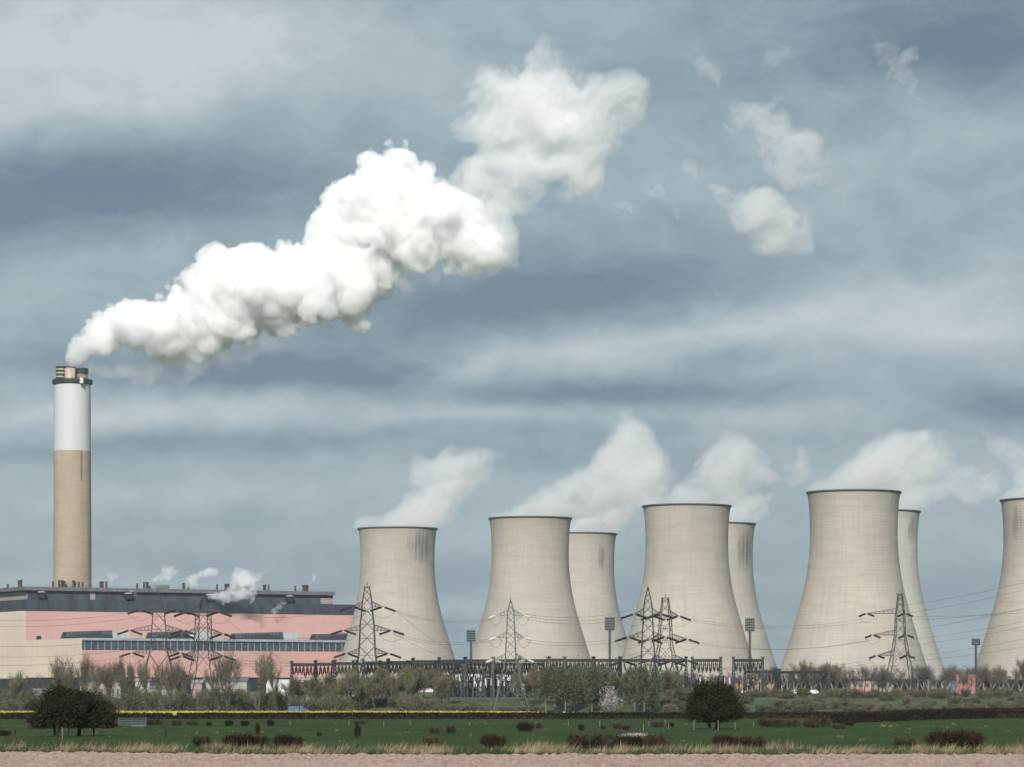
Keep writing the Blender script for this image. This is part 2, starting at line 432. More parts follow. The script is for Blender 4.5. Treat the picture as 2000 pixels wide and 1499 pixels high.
MB().box((-.3, .02, zat(160, 1323, CLO) - 0.5), (-.01, BD, zb - .01)).build('end_wall', M_CREAM, bh)
MB().box((-.2, .02, 0), (-.005, BD, zat(160, 1323, CLO) - .51)).build('plinth', M_SOOT, bh)
MB().box((-.35, -.35, zb), (LU + .35, BD, zs2)).build('slate_storey', M_SLATE2, bh)
PL, PR = along(-60), along(656)
MB().box((3.2, 5, zs2 + .01), (PR, BD - 5, zr0)).build('penthouse', M_SLATE, bh)
MB().box((-.5, 2.5, zr0 + .01), (PR + .6, BD - 2, zr1)).build('roof', M_ROOF, bh)
MB().box((2.9, 5.3, zs2 + .6), (3.18, BD - 22, zr0 - .8)).build('wall_panel', M_GREYP, bh)
for a, b, z0, z1 in ((181, 191, zs2 + 1, zr0 - .5), (632, 656.5, zs2 + .4, zr0 - 2.2)):
    MB().box((along(a), 4.7, z0), (along(b), 5.0, z1)).build('wall_panel', M_GREYP, bh)
MB().box((along(212), 4.75, zs2 + .8), (along(219), 5.0, zr0 - .6)).build('rusty_panel', M_RUST, bh)
for px in (84, 254, 412, 569):      # dark louvred discharge hoods
    s_ = along(px)
    h = MB().prism([(s_ - 2.8, 1.2, zr0 - 1.4), (s_ + 2.8, 1.2, zr0 - 1.4), (s_ + 1.8, 1.2, zs2 + 1.5), (s_ - 1.8, 1.2, zs2 + 1.5)], (0, 3.9, 0)).build('discharge_hood', M_SOOT, bh)
    MB().lathe([(2.9, zr0 - 1.38), (2.2, zr0 - .6), (.2, zr0 - .3)], 14, (s_, 3)).build('hood_cap', M_GREYP, h)
VENTS = [(15, 7, 2.2), (38, 11, 3.2), (41, 11, 2.6), (50, 10, 2.2), (115, 9, 2), (126, 11, 2), (132, 11, 2.6), (135, 10, 2), (155, 11, 2.6), (166, 9, 2), (173, 9, 1.8), (207, 10, 3.2), (209.5, 10, 2.5), (217, 10, 2.2),
         (278, 8, 2), (291, 10, 2), (297, 10, 3), (369, 10, 3), (378, 10, 2), (436.5, 9, 1.6), (450, 10, 1.8), (455, 10, 3.2), (477, 9, 2.6), (526, 9.5, 3.2), (535, 10, 1.8), (590, 9, 1.8), (605, 10, 4.2), (609.5, 10, 3.4)]
for px, h_, wd in VENTS:
    s_ = along(px); y0 = 8 + (h_ * 1.7) % 4; hh = h_ * .47
    if px < 50:
        k_ = (px - 1000) / F; s_ = 6.0; q_ = CUP + E1 * 6.0; y0 = (k_ * q_.y - q_.x) / (-math.sin(TH) - k_ * math.cos(TH))
    v = MB()
    v.lathe([(wd * .36, zr1 + .01), (wd * .36, zr1 + hh), (wd * .36 - .1, zr1 + hh), (wd * .36 - .1, zr1 + .5)], 10, (s_, y0))
    v.build('vent_pipe', M_RUST, bh)
    if wd > 2.5: MB().lathe([(wd*.36+.02, zr1 + hh*.8), (wd*.36+.25, zr1 + hh*.8), (wd*.36+.25, zr1 + hh*.95), (wd*.36+.02, zr1 + hh*.95)], 10, (s_, y0), close=True).build('vent_collar', M_DARK, bh)
for a, b, h_ in ((305, 344, 2.9), (133, 168, 3.6), (478, 500, 2.9)):    # grey plant rooms among the vents
    MB().box((along(a), 12, zr1 + .01), (along(b), 18, zr1 + h_ * 1.1)).build('plant_room', M_GREYP, bh)
rail = MB()
for px in np.arange(4, 655, 6.0):
    s_ = along(px); rail.bar((s_, 3, zr1), (s_, 3, zr1 + 1.1), .05)
rail.bar((.3, 3, zr1 + 1.1), (PR, 3, zr1 + 1.1), .05)
rail.build('roof_railing', M_DARK, bh)

# turbine hall
th = empty('turbine_hall', (CLO.x, CLO.y, bg), 'lower pink turbine hall with a long glazed band, in front of the boiler house', 'building', rz=TH)
al = lambda px: along(px, CLO)
zt = zat(160, 1247, CLO); zw1 = zat(160, 1251, CLO); zw0 = zat(160, 1270, CLO); zk = zat(160, 1323, CLO)
LL = al(820); off = E2.dot(CUP - CLO)     # how far the upper block stands back
BD2 = off - .05
MB().box((0, 0, zk), (LL, BD2, zw0)).build('wall', M_PINK2, th)
MB().box((-.3, -.25, zk), (-.01, BD2, zt)).build('end_wall', M_CREAM, th)
MB().box((-.2, .4, 0), (LL - .3, BD2 - .2, zk - .01)).build('plinth', M_SOOT, th)
MB().box((.01, .9, zw0 + .01), (LL - .2, BD2 - .3, zw1)).build('glazed_band', M_GLASS, th)
MB().box((-.02, -.3, zw1 + .01), (LL + .3, BD2 - .1, zt + .25)).build('roof', M_STEELB, th)
k = 0; x = 2.0
while x < LL:
    mu = MB().box((x, .45, zw0 + .02), (x + .32, .88, zw1 - .02))
    o = mu.build('mullion', M_STEELB, th)
    x += 4.75
fr = MB(); x = 2.0; k = 0
while x < LL - 5:                    # diagonal bracing behind the glass line
    if k % 3 != 2:
        fr.bar((x + .3, .62, zw0 + .2), (x + 4.7, .62, zw1 - .2), .09); fr.bar((x + .3, .70, zw1 - .2), (x + 4.7, .70, zw0 + .2), .09)
    fr.box((x + .34, .7, (zw0 + zw1) / 2 - .1), (x + 4.7, .86, (zw0 + zw1) / 2 + .1))
    x += 4.75; k += 1
fr.build('bracing', mat('blue_steel', (.13, .17, .22), .6, .2, .5), th)
# rooflights: sloping glazed heaters bays on the hall's roof
RB = 32.0
for a, b, c_, h_ in ((127, 222, 255, 12.5), (293, 372, 420, 13), (457, 556, 590, 12.5), (614, 712, 748, 12.5)):
    al2 = lambda q: along(q, CLO + E2 * RB)
    xa, xb, xc = al2(a), al2(b), al2(c_); zz = zt + .27; hh = h_ * .47
    m1 = MB()
    m1.add([(xa, RB + 1.2, zz), (xb, RB + 1.2, zz), (xb, RB + 9, zz), (xa, RB + 9, zz), (xa + 2.2, RB + 3.4, zz + hh * .78), (xb, RB + 3.4, zz + hh), (xb, RB + 9, zz + hh), (xa + 2.2, RB + 9, zz + hh * .78)],
           [(0,3,2,1), (0,1,5,4), (4,5,6,7), (1,2,6,5), (2,3,7,6), (3,0,4,7)])
    rl = m1.build('rooflight', M_DARK, th)
    gl = MB(); n_ = 14
    for i in range(n_):
        u0 = (i + .08) / n_; u1 = (i + .86) / n_
        x0 = xa + 2 + (xb - xa - 2) * u0; x1 = xa + 2 + (xb - xa - 2) * u1
        z0 = lambda u: zz + hh * (.78 + .22 * u)
        gl.add([(x0, RB + 1.75, zz + hh * .22), (x1, RB + 1.75, zz + hh * .22), (x1, RB + 3.15, z0(u1) - .25), (x0, RB + 3.15, z0(u0) - .25)], [(0, 1, 2, 3)])
    gl.build('glazing', M_GLASS, rl)
    MB().add([(xb + .02, RB + 1.0, zz), (xc, RB + 1.0, zz), (xc, RB + 9, zz), (xb + .02, RB + 9, zz), (xb + .02, RB + 2.2, zz + hh), (xc - 1.0, RB + 2.2, zz + hh * 1.0), (xc - 1.0, RB + 9, zz + hh), (xb + .02, RB + 9, zz + hh)],
             [(0,3,2,1), (0,1,5,4), (4,5,6,7), (1,2,6,5), (2,3,7,6), (3,0,4,7)]).build('vent_housing', mat('pale_grey', (.36, .37, .37), .7, .1, .3), th)
MB().box((1.0, 84, zt + .3), (3.4, 87, zt + 2.8)).build('roof_box', M_DARK, th)
# ------------------------------------------------------------------ lattice pylons
M_LAT = mat('galvanised_lattice', (.058, .064, .070), .6, .25, .8)
M_LATG = mat('weathered_lattice', (.135, .145, .145), .6, .2, .8)
M_INS = mat('brown_insulator', (.03, .024, .02), .5, .2, 1.0)
M_INSW = mat('glass_insulator', (.62, .64, .64), .4, .08, 1.0)
M_WIRE = mat('conductor_wire', (.085, .09, .095), .6, .1, .5)

def pylon(px, ptop, D, label, prof, arms, rot=0.0, peak='point', m=None, ins=None, zbase=None, w=.155, legsplit=None):
    """prof: [(picture row, half width in px)] of the lattice body from base to top; arms: [(row, reach left px, reach right px, insulators)]"""
    m = m or M_LAT; ins = ins or M_INS
    s = D / F; x0 = (px - 1000) * s; g0 = gz(x0, D)
    py = empty('pylon', (x0, D, g0), label, 'pylon', 'lattice pylons carrying the power lines', rz=R(rot))
    Z = lambda row: EYE + (HZ - row) * s - g0
    P = [(Z(r), h * s) for r, h in prof]
    if P[0][0] > .5:
        dz = (P[0][1] - P[1][1]) / (P[1][0] - P[0][0]); P.insert(0, (0.0, P[0][1] + dz * P[0][0]))
    else: P[0] = (0.0, P[0][1])
    def half(z):
        for (z0, h0), (z1, h1) in zip(P, P[1:]):
            if z <= z1: return h0 + (h1 - h0) * (z - z0) / (z1 - z0)
        return P[-1][1]
    b = MB()
    cor = lambda z, k: ((-1, 1, 1, -1)[k] * half(z), (-1, -1, 1, 1)[k] * half(z), z)
    for (z0, h0), (z1, h1) in zip(P, P[1:]):
        for k in range(4): b.bar(cor(z0, k), cor(z1, k), w * 1.25)
    z = P[0][0]; lev = [z]
    while z < P[-1][0] - .6:
        z += max(1.6, half(z) * 1.9); lev.append(min(z, P[-1][0]))
    for z0, z1 in zip(lev, lev[1:]):
        for k in range(4):
            j = (k + 1) % 4
            if half(z0) > .12:
                b.bar(cor(z0, k), cor(z1, j), w * .72); b.bar(cor(z0, j), cor(z1, k), w * .72)
                if half(z0) > 2.6:                                   # sub bracing of the splayed legs
                    for a_, c_ in ((k, j), (j, k)):
                        p0 = Vector(cor(z0, a_)); p1 = Vector(cor(z1, c_)); pm = (p0 + p1) * .5
                        b.bar(pm, cor((z0 + z1) / 2, a_), w * .5)
    if peak == 'flat':
        z = P[-1][0]; h = half(z)
        b.bar((-h - .8, 0, z), (h + .8, 0, z), w); b.bar((0, 0, z), (0, 0, z + 2.0), w)
    else: b.bar((0, 0, P[-1][0] - 1), (0, 0, P[-1][0] + 1.2), w)
    b.build('lattice_body', m, py)
    tips = []
    for (row, rl, rr, il) in arms:
        z = Z(row); h = half(z); hu = half(z + 2.4)
        for sg, reach in ((-1, rl), (1, rr)):
            if not reach: continue
            L = reach * s; tip = Vector((sg * L, 0, z + .1))
            a = MB()
            for yy in (-1, 1):
                lo = Vector((sg * h, yy * h, z)); up = Vector((sg * hu, yy * hu, z + 2.6))
                a.bar(lo, tip, w * .9); a.bar(up, tip, w * .9)
                n = max(3, int(L / 2.2))
                for i in range(1, n):
                    u0, u1 = (i - 1) / n, i / n
                    a.bar(up.lerp(tip, u0), lo.lerp(tip, u1), w * .5); a.bar(lo.lerp(tip, u1), up.lerp(tip, u1), w * .5)
            lo0 = Vector((sg * h, -h, z)); lo1 = Vector((sg * h, h, z)); n = max(3, int(L / 2.2))
            for i in range(1, n): a.bar(lo0.lerp(tip, i / n), lo1.lerp(tip, (i + .5) / n), w * .5)
            arm = a.build('crossarm', m, py)
            tips.append((sg, tip))
            # tension strings run from the arm's tip towards the conductors on either side, with the jumper loop beneath
            ends = []
            for dx, dz, ln in il:
                e = tip + Vector((dx, 0, dz)).normalized() * ln + Vector((0, 0, -.25))
                q = MB(); st = tip + Vector((dx, 0, dz)).normalized() * .7
                nn = 9; pts = []; rad = []
                for i in range(nn * 2 + 1):
                    pts.append(st.lerp(e, i / (nn * 2))); rad.append(.62 if i % 2 else .42)
                q.bar(tip, st, .09)
                q.tube(pts, rad, 6)
                q.build('insulator_string', ins, arm); ends.append(e)
            if len(ends) == 2:
                a0, a1 = ends; pts = [a0.lerp(a1, u / 10) + Vector((0, 0, -3.2 * (1 - (2*u/10 - 1)**2))) for u in range(11)]
                MB().tube(pts, .06, 4).build('jumper_loop', M_WIRE, arm)
    return py

TEN = [(-1, -.28, 6.0), (1, -.30, 6.0)]
SHORT = [(-1, -.32, 4.0), (1, -.30, 4.0)]
pylon(310, 1186, 1420, 'lattice pylon in front of the pink wall, left one of the closest pair', [(1352, 42), (1318, 27), (1262, 15), (1228, 13.5), (1196, 11), (1184, 7), (1160, .6)], [(1192, 36, 36, TEN), (1232, 56, 48, TEN), (1276, 52, 42, TEN)], rot=8)
pylon(397, 1190, 1330, 'lattice pylon in front of the pink wall, right one of the closest pair', [(1352, 33), (1318, 22), (1270, 14.5), (1236, 13), (1196, 12), (1184, 8), (1164, .6)], [(1196, 34, 32, TEN), (1239, 44, 40, TEN), (1282, 44, 40, TEN)], rot=-12)
pylon(717, 1142, 1400, 'lattice pylon before the right end of the pink hall, long arms, square top', [(1352, 31), (1312, 21), (1276, 16), (1222, 13.5), (1180, 9.5), (1174, 8.8), (1146, 4.5)], [(1186, 28, 31, TEN), (1232, 46, 48, TEN), (1277, 40, 42, TEN)], rot=6, peak='flat')
pylon(997.5, 1172, 1276, 'pale slim pylon with white insulators in front of the second cooling tower', [(1392, 36), (1340, 21), (1286, 10.5), (1240, 8.2), (1200, 6.4), (1184, 3.6), (1173, .4)], [(1203, 28, 25, [(-1, -.30, 3.2), (-.9, -.25, 0.1)][:1] + [(1, -.2, 2.6)]), (1246, 28, 27, [(-1, -.30, 3.2), (1, -.3, 2.6)]), (1289, 33, 31, [(-1, -.30, 3.4), (1, -.3, 3.2)])], m=M_LATG, ins=M_INSW, rot=3, w=.13)
pylon(1265.5, 1148, 1310, 'taller pointed pylon of the pair in front of the middle cooling tower', [(1388, 22), (1330, 15.5), (1284, 13), (1246, 11), (1204, 9), (1180, 7.5), (1165, 4.5), (1148, .5)], [(1200, 26, 25, TEN), (1245, 38, 34, TEN), (1292, 48, 46, TEN)], rot=-5)
pylon(1299.5, 1165, 1440, 'shorter square-topped pylon of the pair in front of the middle cooling tower', [(1372, 32), (1330, 25), (1284, 17), (1262, 12.5), (1205, 10), (1196, 8.5), (1168, 5.5)], [(1204, 25, 27, TEN), (1249, 30, 44, TEN), (1290, 30, 42, TEN)], rot=9, peak='flat')
pylon(1758, 1159, 1500, 'lattice pylon standing clear in front of the largest cooling tower', [(1352, 31), (1318, 22), (1280, 15.5), (1241, 9.5), (1199, 8), (1188, 6.5), (1160, 4.0)], [(1199, 66, 10, SHORT), (1241, 54, 12, SHORT), (1281, 46, 14, SHORT)], rot=4, peak='flat')

# conductors: each its own cable, hung between world points
def wire(pa, pb, sag, label, r=.055, group='conductors strung between the pylons'):
    a, b = Vector(pa), Vector(pb); n = 28
    pts = [a.lerp(b, i / n) - Vector((0, 0, sag * (1 - (2*i/n - 1)**2))) for i in range(n + 1)]
    o = MB().tube(pts, r, 4).build('power_line', M_WIRE)
    tag(o, label, 'power line', group)

for i, (r0, r1) in enumerate(((1204, 1222), (1210, 1228), (1249, 1262), (1254, 1268), (1291, 1300), (1200, 1212))):
    wire(W(1026, r0, 1276), W(1240, r1 - 22, 1312), 2.4, 'thin conductor between the slim white-insulator pylon and the pointed pylon')
for i, (r0, r1) in enumerate(((1191, 1214), (1194, 1218), (1236, 1254), (1240, 1258), (1282, 1296))):
    wire(W(768, r0, 1400), W(967, r1 - 8, 1276), 3.2, 'thin conductor crossing the leftmost cooling tower between two pylons')
for i, (r0, r1) in enumerate(((1206, 1208), (1210, 1213), (1250, 1252), (1254, 1250), (1293, 1288), (1296, 1294))):
    wire(W(1330, r0, 1440), W(1690 + 4 * i, r1, 1500), 4.2, 'long sagging conductor between the square-topped pylon and the pylon before the largest tower')
for i, (r0, r1) in enumerate(((1182, 1136), (1198, 1150), (1204, 1196), (1212, 1190), (1232, 1186), (1250, 1212), (1262, 1222), (1284, 1246), (1292, 1262))):
    wire(W(1772, r0, 1500), W(2010, r1, 1420), .8, 'conductor running from the rightmost pylon out of the right edge')
for i, (r0, r1) in enumerate(((1212, 1207), (1224, 1217), (1262, 1258), (1283, 1277), (1300, 1290))):
    wire(W(-20, r0, 1340), W(268 + 5 * i, r1 - 12, 1420), 1.6, 'faint conductor crossing the cream end wall towards the left pylon')
for i, (r0, r1) in enumerate(((1196, 1188), (1236, 1233), (1246, 1242), (1283, 1280), (1288, 1284))):
    wire(W(432, r0, 1330), W(672, r1 + 2, 1400), 3.0, 'thin conductor in front of the pink hall between two pylons')
for a, b in (((770, 1190, 1400), (915, 1290, 1440)), ((768, 1236, 1400), (905, 1292, 1440)), ((432, 1200, 1330), (570, 1296, 1440)), ((434, 1242, 1330), (572, 1298, 1440)), ((438, 1290, 1330), (574, 1300, 1440))):
    wire(W(*a), W(*b), 2.0, 'slack conductor dropping from a pylon to the switchyard gantry', group='conductors dropping to the switchyard')
for dx in (-52, -30, 6, 26):
    wire(W(1262 + dx * .35, 1288, 1310), W(1263, 1372, 1300), -.6, 'straight dropper cable meeting at a foot among the green bushes', .09, 'droppers below the pointed pylon')

# ------------------------------------------------------------------ switchyard
M_GAN = mat('switchyard_steel', (.016, .020, .023), .6, .2, .6)
M_GANP = mat('pale_switchyard_post', (.11, .12, .12), .7, .15, .6)
M_BLUEP = mat('blue_switchyard_post', (.055, .068, .10), .6, .15, .6)
def gantry(pxa, pxb, row, D, mp, label, loops=4, base=None):
    s = D / F; a = W(pxa, row, D); b = W(pxb, row, D); g0 = gz(a.x, D); Wd = b.x - a.x; H = a.z - g0
    o = empty('gantry', (a.x, D, g0), label, 'gantry', 'steel gantries of the switchyard')
    for x in (0, Wd):
        p = MB()
        for sx in (-1, 1):
            for sy in (-1, 1): p.bar((x + sx*.75, sy*1.1, 0), (x + sx*.28, sy*.3, H + 1.3), .24)
        z = .8
        while z < H:
            u = z / H; e = .75 - .47*u; f_ = 1.1 - .8*u
            for sy in (-1, 1):
                p.bar((x - e, sy*f_, z), (x + e, sy*f_, z + 1.4), .13); p.bar((x + e, sy*f_, z), (x - e, sy*f_, z + 1.4), .13)
            z += 1.6
        p.box((x - .75, -.7, H + .8), (x + .75, .7, H + 1.7))
        p.build('post', mp, o)
    bm = MB()
    for sy in (-.5, .5):
        for z in (H - .75, H + .35): bm.bar((0, sy, z), (Wd, sy, z), .26)
        n = max(4, int(Wd / 1.6))
        for i in range(n):
            x0, x1 = Wd*i/n, Wd*(i+1)/n
            bm.bar((x0, sy, H - .75), (x1, sy, H + .35), .15); bm.bar((x0, sy, H + .35), (x1, sy, H - .75), .12)
    bm.box((0, -.3, H - .5), (Wd, .3, H + .1))
    bm.build('beam', M_GAN, o)
    rr = random.Random(int(pxa))
    loops = int(loops * 1.5)
    for i in range(loops):
        x = Wd * (i + .7) / (loops + .4); q = MB()
        pts = []
        dx = Wd / loops * .36; dp = rr.uniform(4.0, 5.6)
        for k in range(13):
            u = k / 12; pts.append((x + dx * (u - .5) * 2, (u - .5) * 3, H - .8 - dp * (1 - (2*u - 1)**2)))
        q.tube(pts, [.38 if k in (1, 2, 3, 9, 10, 11) else .16 for k in range(13)], 5)
        q.build('insulator_loop', M_INS, o)
    return o
GAN = [(570, 616, 1298, 1440, M_GAN), (617, 650, 1297, 1440, M_GAN), (654, 697, 1296, 1430, M_GAN), (709, 757, 1294.5, 1430, M_BLUEP), (759, 806, 1293.5, 1420, M_GAN), (808, 857, 1292, 1420, M_GANP), (858, 908, 1291, 1410, M_GAN),
       (910, 962, 1290.5, 1410, M_GANP), (964, 1014, 1290, 1420, M_GANP), (1016, 1070, 1290, 1430, M_GANP), (1073, 1102, 1289, 1430, M_GANP), (1104, 1158, 1289.5, 1440, M_GANP), (1160, 1210, 1289.5, 1440, M_GAN), (1212, 1340, 1289.5, 1450, M_GAN)]
ORD = 'first second third fourth fifth sixth seventh eighth ninth tenth eleventh twelfth thirteenth last'.split()
for (a, b, row, D, m_), w_ in zip(GAN, ORD):
    gantry(a, b, row, D, m_, f'dark steel switchyard gantry, {w_} from the left in the long row', 4 if b - a > 40 else 3)
for i, (a, b) in enumerate(((690, 742), (744, 796), (798, 850), (852, 904), (906, 958), (960, 1012), (1014, 1062))):
    gantry(a, b, 1297, 1495, M_GAN, f'dark gantry in the second row behind the long one, {ORD[i]} from the left', 5)
gantry(1352, 1408, 1289.5, 1500, M_BLUEP, 'single blue-grey portal gantry behind the dark round tree', 5)
gantry(1432.5, 1490, 1289.5, 1500, M_BLUEP, 'single blue-grey portal gantry with a floodlight mast behind it', 5)
for a, b, row, D, lab in ((880, 944, 1313, 1425, 'lower dark gantry inside the switchyard beside the white shed'), (946, 1008, 1314, 1425, 'lower dark gantry inside the switchyard behind the slim pylon'),
                     (1455, 1516, 1312, 1520, 'low dark gantry before the orange brick building'), (1522, 1612, 1313, 1540, 'low dark gantry among bare trees below the largest tower')):
    gantry(a, b, row, D, M_GAN, lab, 3)

def switch(px, row, D, kind, pale=False):
    p = W(px, row, D); g0 = gz(p.x, D); H = p.z - g0; m_ = M_GANP if pale else M_GAN
    o = empty('switchgear', (p.x, D, g0), 'isolator on paired posts' if 0 else None)
    for sx in (-1.3, 1.3):
        q = MB().bar((sx, 0, 0), (sx, 0, H * .62), .34)
        for k in range(3): q.bar((sx, 0, H*.2*k), (-sx if k == 1 else sx, 0, H*.2*(k+1)), .08)
        pt = q.build('post', m_, o)
        pts = [(sx, 0, H*.62 + i * H*.38/12) for i in range(13)]
        MB().tube(pts, [.52 if i % 2 else .30 for i in range(13)], 7).build('insulator_stack', M_INS if kind != 1 else M_INSW, o)
    if kind == 0: MB().bar((-2.6, 0, H), (2.6, 0, H), .2).bar((-1.3, 0, H), (-.2, 0, H + 1.6), .12).build('contact_arm', M_GAN, o)
    elif kind == 1: MB().bar((-1.9, 0, H + .1), (1.9, 0, H + .1), .3, n=8).build('breaker_head', M_GANP, o)
    else:
        MB().box((-1.8, -.9, H*.12), (1.8, .9, H*.45)).build('drive_box', M_GAN, o); MB().bar((-1.3, 0, H), (1.3, 0, H + 1.2), .14).build('contact_arm', M_GAN, o)
    tag(o, ['dark isolator switch on two posts in the switchyard', 'circuit breaker with pale insulator stacks in the switchyard', 'switchgear with a dark drive box on two posts'][kind], 'switchgear',
        ['isolators in the switchyard', 'circuit breakers in the switchyard', 'boxed switchgear in the switchyard'][kind])
rs = random.Random(4)
for i in range(64):
    px = 856 + (i * 3.1) + rs.uniform(-2, 2)
    switch(px, rs.uniform(1316, 1346), rs.uniform(1405, 1470), i % 3, i % 4 == 0)
for i in range(10): switch(590 + i * 15 + rs.uniform(-4, 4), rs.uniform(1318, 1340), 1450 + rs.uniform(-20, 20), i % 3)
for i in range(9): switch(1360 + i * 15 + rs.uniform(-4, 4), rs.uniform(1318, 1335), 1530 + rs.uniform(-20, 10), i % 3)
for px, top in ((882, 1312), (904, 1300), (934, 1309), (962, 1293), (1016, 1294), (944, 1306), (1046, 1300)):   # pale lattice posts standing forward of the gantries
    p = W(px, top, 1385); g0 = gz(p.x, 1385); H = p.z - g0; q = MB()
    for sx in (-.55, .55):
        for sy in (-.5, .5): q.bar((sx * 1.4, sy, 0), (sx * .7, sy * .6, H), .13)
    z = .5
    while z < H - 1: q.bar((-.6, -.5, z), (.6, -.5, z + 1.5), .08); q.bar((.6, .5, z), (-.6, .5, z + 1.5), .08); z += 1.7
    q.box((-.8, -.5, H), (.8, .5, H + .5))
    tag(q.build('lattice_post', M_GANP), 'pale lattice post standing in front of the dark switchyard gantries', 'post', 'pale posts in front of the switchyard').location = (p.x, 1385, g0)

# ------------------------------------------------------------------ floodlight masts
def mast(px, top, D, hw, hh, label, rows=5):
    p = W(px, top, D); s = D / F; g0 = gz(p.x, D); H = p.z - g0; w_ = hw * s; h_ = hh * s
    o = empty('floodlight_mast', (p.x, D, g0), label, 'floodlight mast', 'floodlight masts around the power station')
    q = MB().bar((0, 0, 0), (0, 0, H - h_), .55, .4, 8)
    for sx in (-1, 1):
        q.bar((sx * .7, -.6, 0), (sx * .55, -.5, H - h_), .1)
    z = 1.0
    while z < H - h_ - 1: q.bar((-.65, -.55, z), (.65, -.55, z + 1.0), .06); z += 1.6
    q.build('pole', M_LAT, o)
    f = MB()
    for i in range(5): x = -w_ + i * w_ / 2; f.bar((x, 0, H - h_), (x, 0, H), .17)
    for i in range(rows + 1): z = H - h_ + i * h_ / rows; f.bar((-w_, 0, z), (w_, 0, z), .17)
    f.bar((-w_ * .8, 0, H - h_), (0, 0, H - h_ - 1.6), .12); f.bar((w_ * .8, 0, H - h_), (0, 0, H - h_ - 1.6), .12)
    f.build('lamp_frame', M_LAT, o)
    for r_ in range(rows):
        for c_ in range(4):
            x = -w_ + (c_ + .5) * w_ / 2; z = H - h_ + (r_ + .5) * h_ / rows
            MB().bar((x, -.45, z - .1), (x, .15, z), w_ * .19, w_ * .13, 8).build('floodlight', M_DARK, o)
    return o
mast(920, 1231, 1720, 8, 22, 'floodlight mast between the leftmost and the second cooling tower')
mast(1191, 1206, 1600, 9, 25, 'floodlight mast in front of the rear tower beside the second one')
mast(1464.5, 1208, 1560, 8.5, 25, 'floodlight mast above the portal gantries right of the middle tower')
mast(1906, 1248, 1700, 8, 12, 'floodlight mast above the red block between the two rightmost towers', 3)
# ------------------------------------------------------------------ ground
def ground_mat():
    m = bpy.data.materials.new('ground_cover'); m.use_nodes = True
    t = NT(m.node_tree); p = t.N['Principled BSDF']; p.inputs['Roughness'].default_value = .95; p.inputs['Specular IOR Level'].default_value = .1
    tc = t.n('ShaderNodeTexCoord').outputs['Object']
    s = t.n('ShaderNodeSeparateXYZ', ins={0: tc})
    nA = t.noise(t.mapping(tc, (.10, .035, 1)), 1.0, 6, .65); nB = t.noise(t.mapping(tc, (1.1, .25, 1)), 1.0, 5, .7); nC = t.noise(t.mapping(tc, (.02, .008, 1)), 1.0, 4, .5)
    near = t.mix(t.ramp(nA, [(.35, 0), (.68, 1)]), (.018, .038, .009), (.036, .068, .016))
    near = t.mix(t.math('MULTIPLY', t.ramp(nB, [(.40, 0), (.72, 1)]), .55), near, (.056, .076, .028))
    near = t.mix(t.math('MULTIPLY', t.ramp(nC, [(.5, 0), (.66, 1)]), .45), near, (.045, .052, .026))
    far = t.mix(t.ramp(t.noise(t.mapping(tc, (.16, .06, 1)), 1.0, 6, .7), [(.38, 0), (.62, 1)]), (.045, .050, .028), (.080, .115, .055))
    far = t.mix(t.math('MULTIPLY', t.ramp(nB, [(.45, 0), (.7, 1)]), .5), far, (.13, .14, .085))
    f = t.math('GREATER_THAN', s.outputs[1], 900.0)
    t.L.new(t.mix(f, near, far), p.inputs['Base Color'])
    b = t.n('ShaderNodeBump', ins={'Strength': .8, 'Distance': .5, 'Height': nB}); t.L.new(b.outputs[0], p.inputs['Normal'])
    return m
xs = np.concatenate([[-9000, -4000, -2000, -1000, -700], np.arange(-560, 561, 14), [700, 1000, 2000, 4000, 9000]])
ys = np.concatenate([[-400, -100, 0, 60, 120], np.arange(160, 520, 8), np.arange(520, 1280, 30), np.arange(1282, 1740, 8), [1800, 1900, 2100, 2500, 3200, 4500, 7000, 12000]])
V_ = []; 
for y in ys:
    for x in xs:
        z = gz(x, y)
        if 248 < y < 500: z += .10 * mnoise.noise((x * .05, y * .03, 0)) + .05 * mnoise.noise((x * .2, y * .1, 4))
        if y > 1290 and y < 1700: z += .5 * mnoise.noise((x * .04, y * .04, 2))
        V_.append((x, y, z))
nx = len(xs); Q_ = [(j*nx+i, j*nx+i+1, (j+1)*nx+i+1, (j+1)*nx+i) for j in range(len(ys)-1) for i in range(nx-1)]
tag(mesh_np('ground', V_, Q_, ground_mat(), None, True), kind='structure')

def edge_y(x):                       # far edge of the ploughed field
    return 226.5 + 9.0 * smooth(-14, -40, x) + .8 * mnoise.noise((x * .15, 0, 0)) + .7 * mnoise.noise((x * .9, 3, 0))
# ploughed field with real clods
m = bpy.data.materials.new('dry_ploughed_soil'); m.use_nodes = True
t = NT(m.node_tree); p = t.N['Principled BSDF']; p.inputs['Roughness'].default_value = .95; p.inputs['Specular IOR Level'].default_value = .1
tc = t.n('ShaderNodeTexCoord').outputs['Object']
n1 = t.noise(t.mapping(tc, (3.2, .9, 1)), 1.0, 5, .7); n2 = t.noise(t.mapping(tc, (.12, .05, 1)), 1.0, 4, .6)
c = t.mix(t.ramp(n1, [(.36, 0), (.66, 1)]), (.225, .147, .12), (.48, .35, .30)); c = t.mix(t.math('MULTIPLY', t.ramp(n2, [(.4, 0), (.7, 1)]), .4), c, (.43, .345, .29))
t.L.new(c, p.inputs['Base Color'])
nr = np.random.default_rng(3)
gx = np.arange(-62, 62, .30); V_ = []; ny = 150
for j in range(ny + 1):
    u = j / ny
    for x in gx:
        e = edge_y(x); y = 150 + (e - 150) * (1 - (1 - u) ** 1.15)
        V_.append((x, y, .03 + .045 * math.sin(y * 5.0 + mnoise.noise((x * .2, y * .1, 0)) * 2)))
V_ = np.array(V_); V_[:, 2] += nr.random(len(V_)) ** 2 * .20; V_[-len(gx):, 2] = -.03
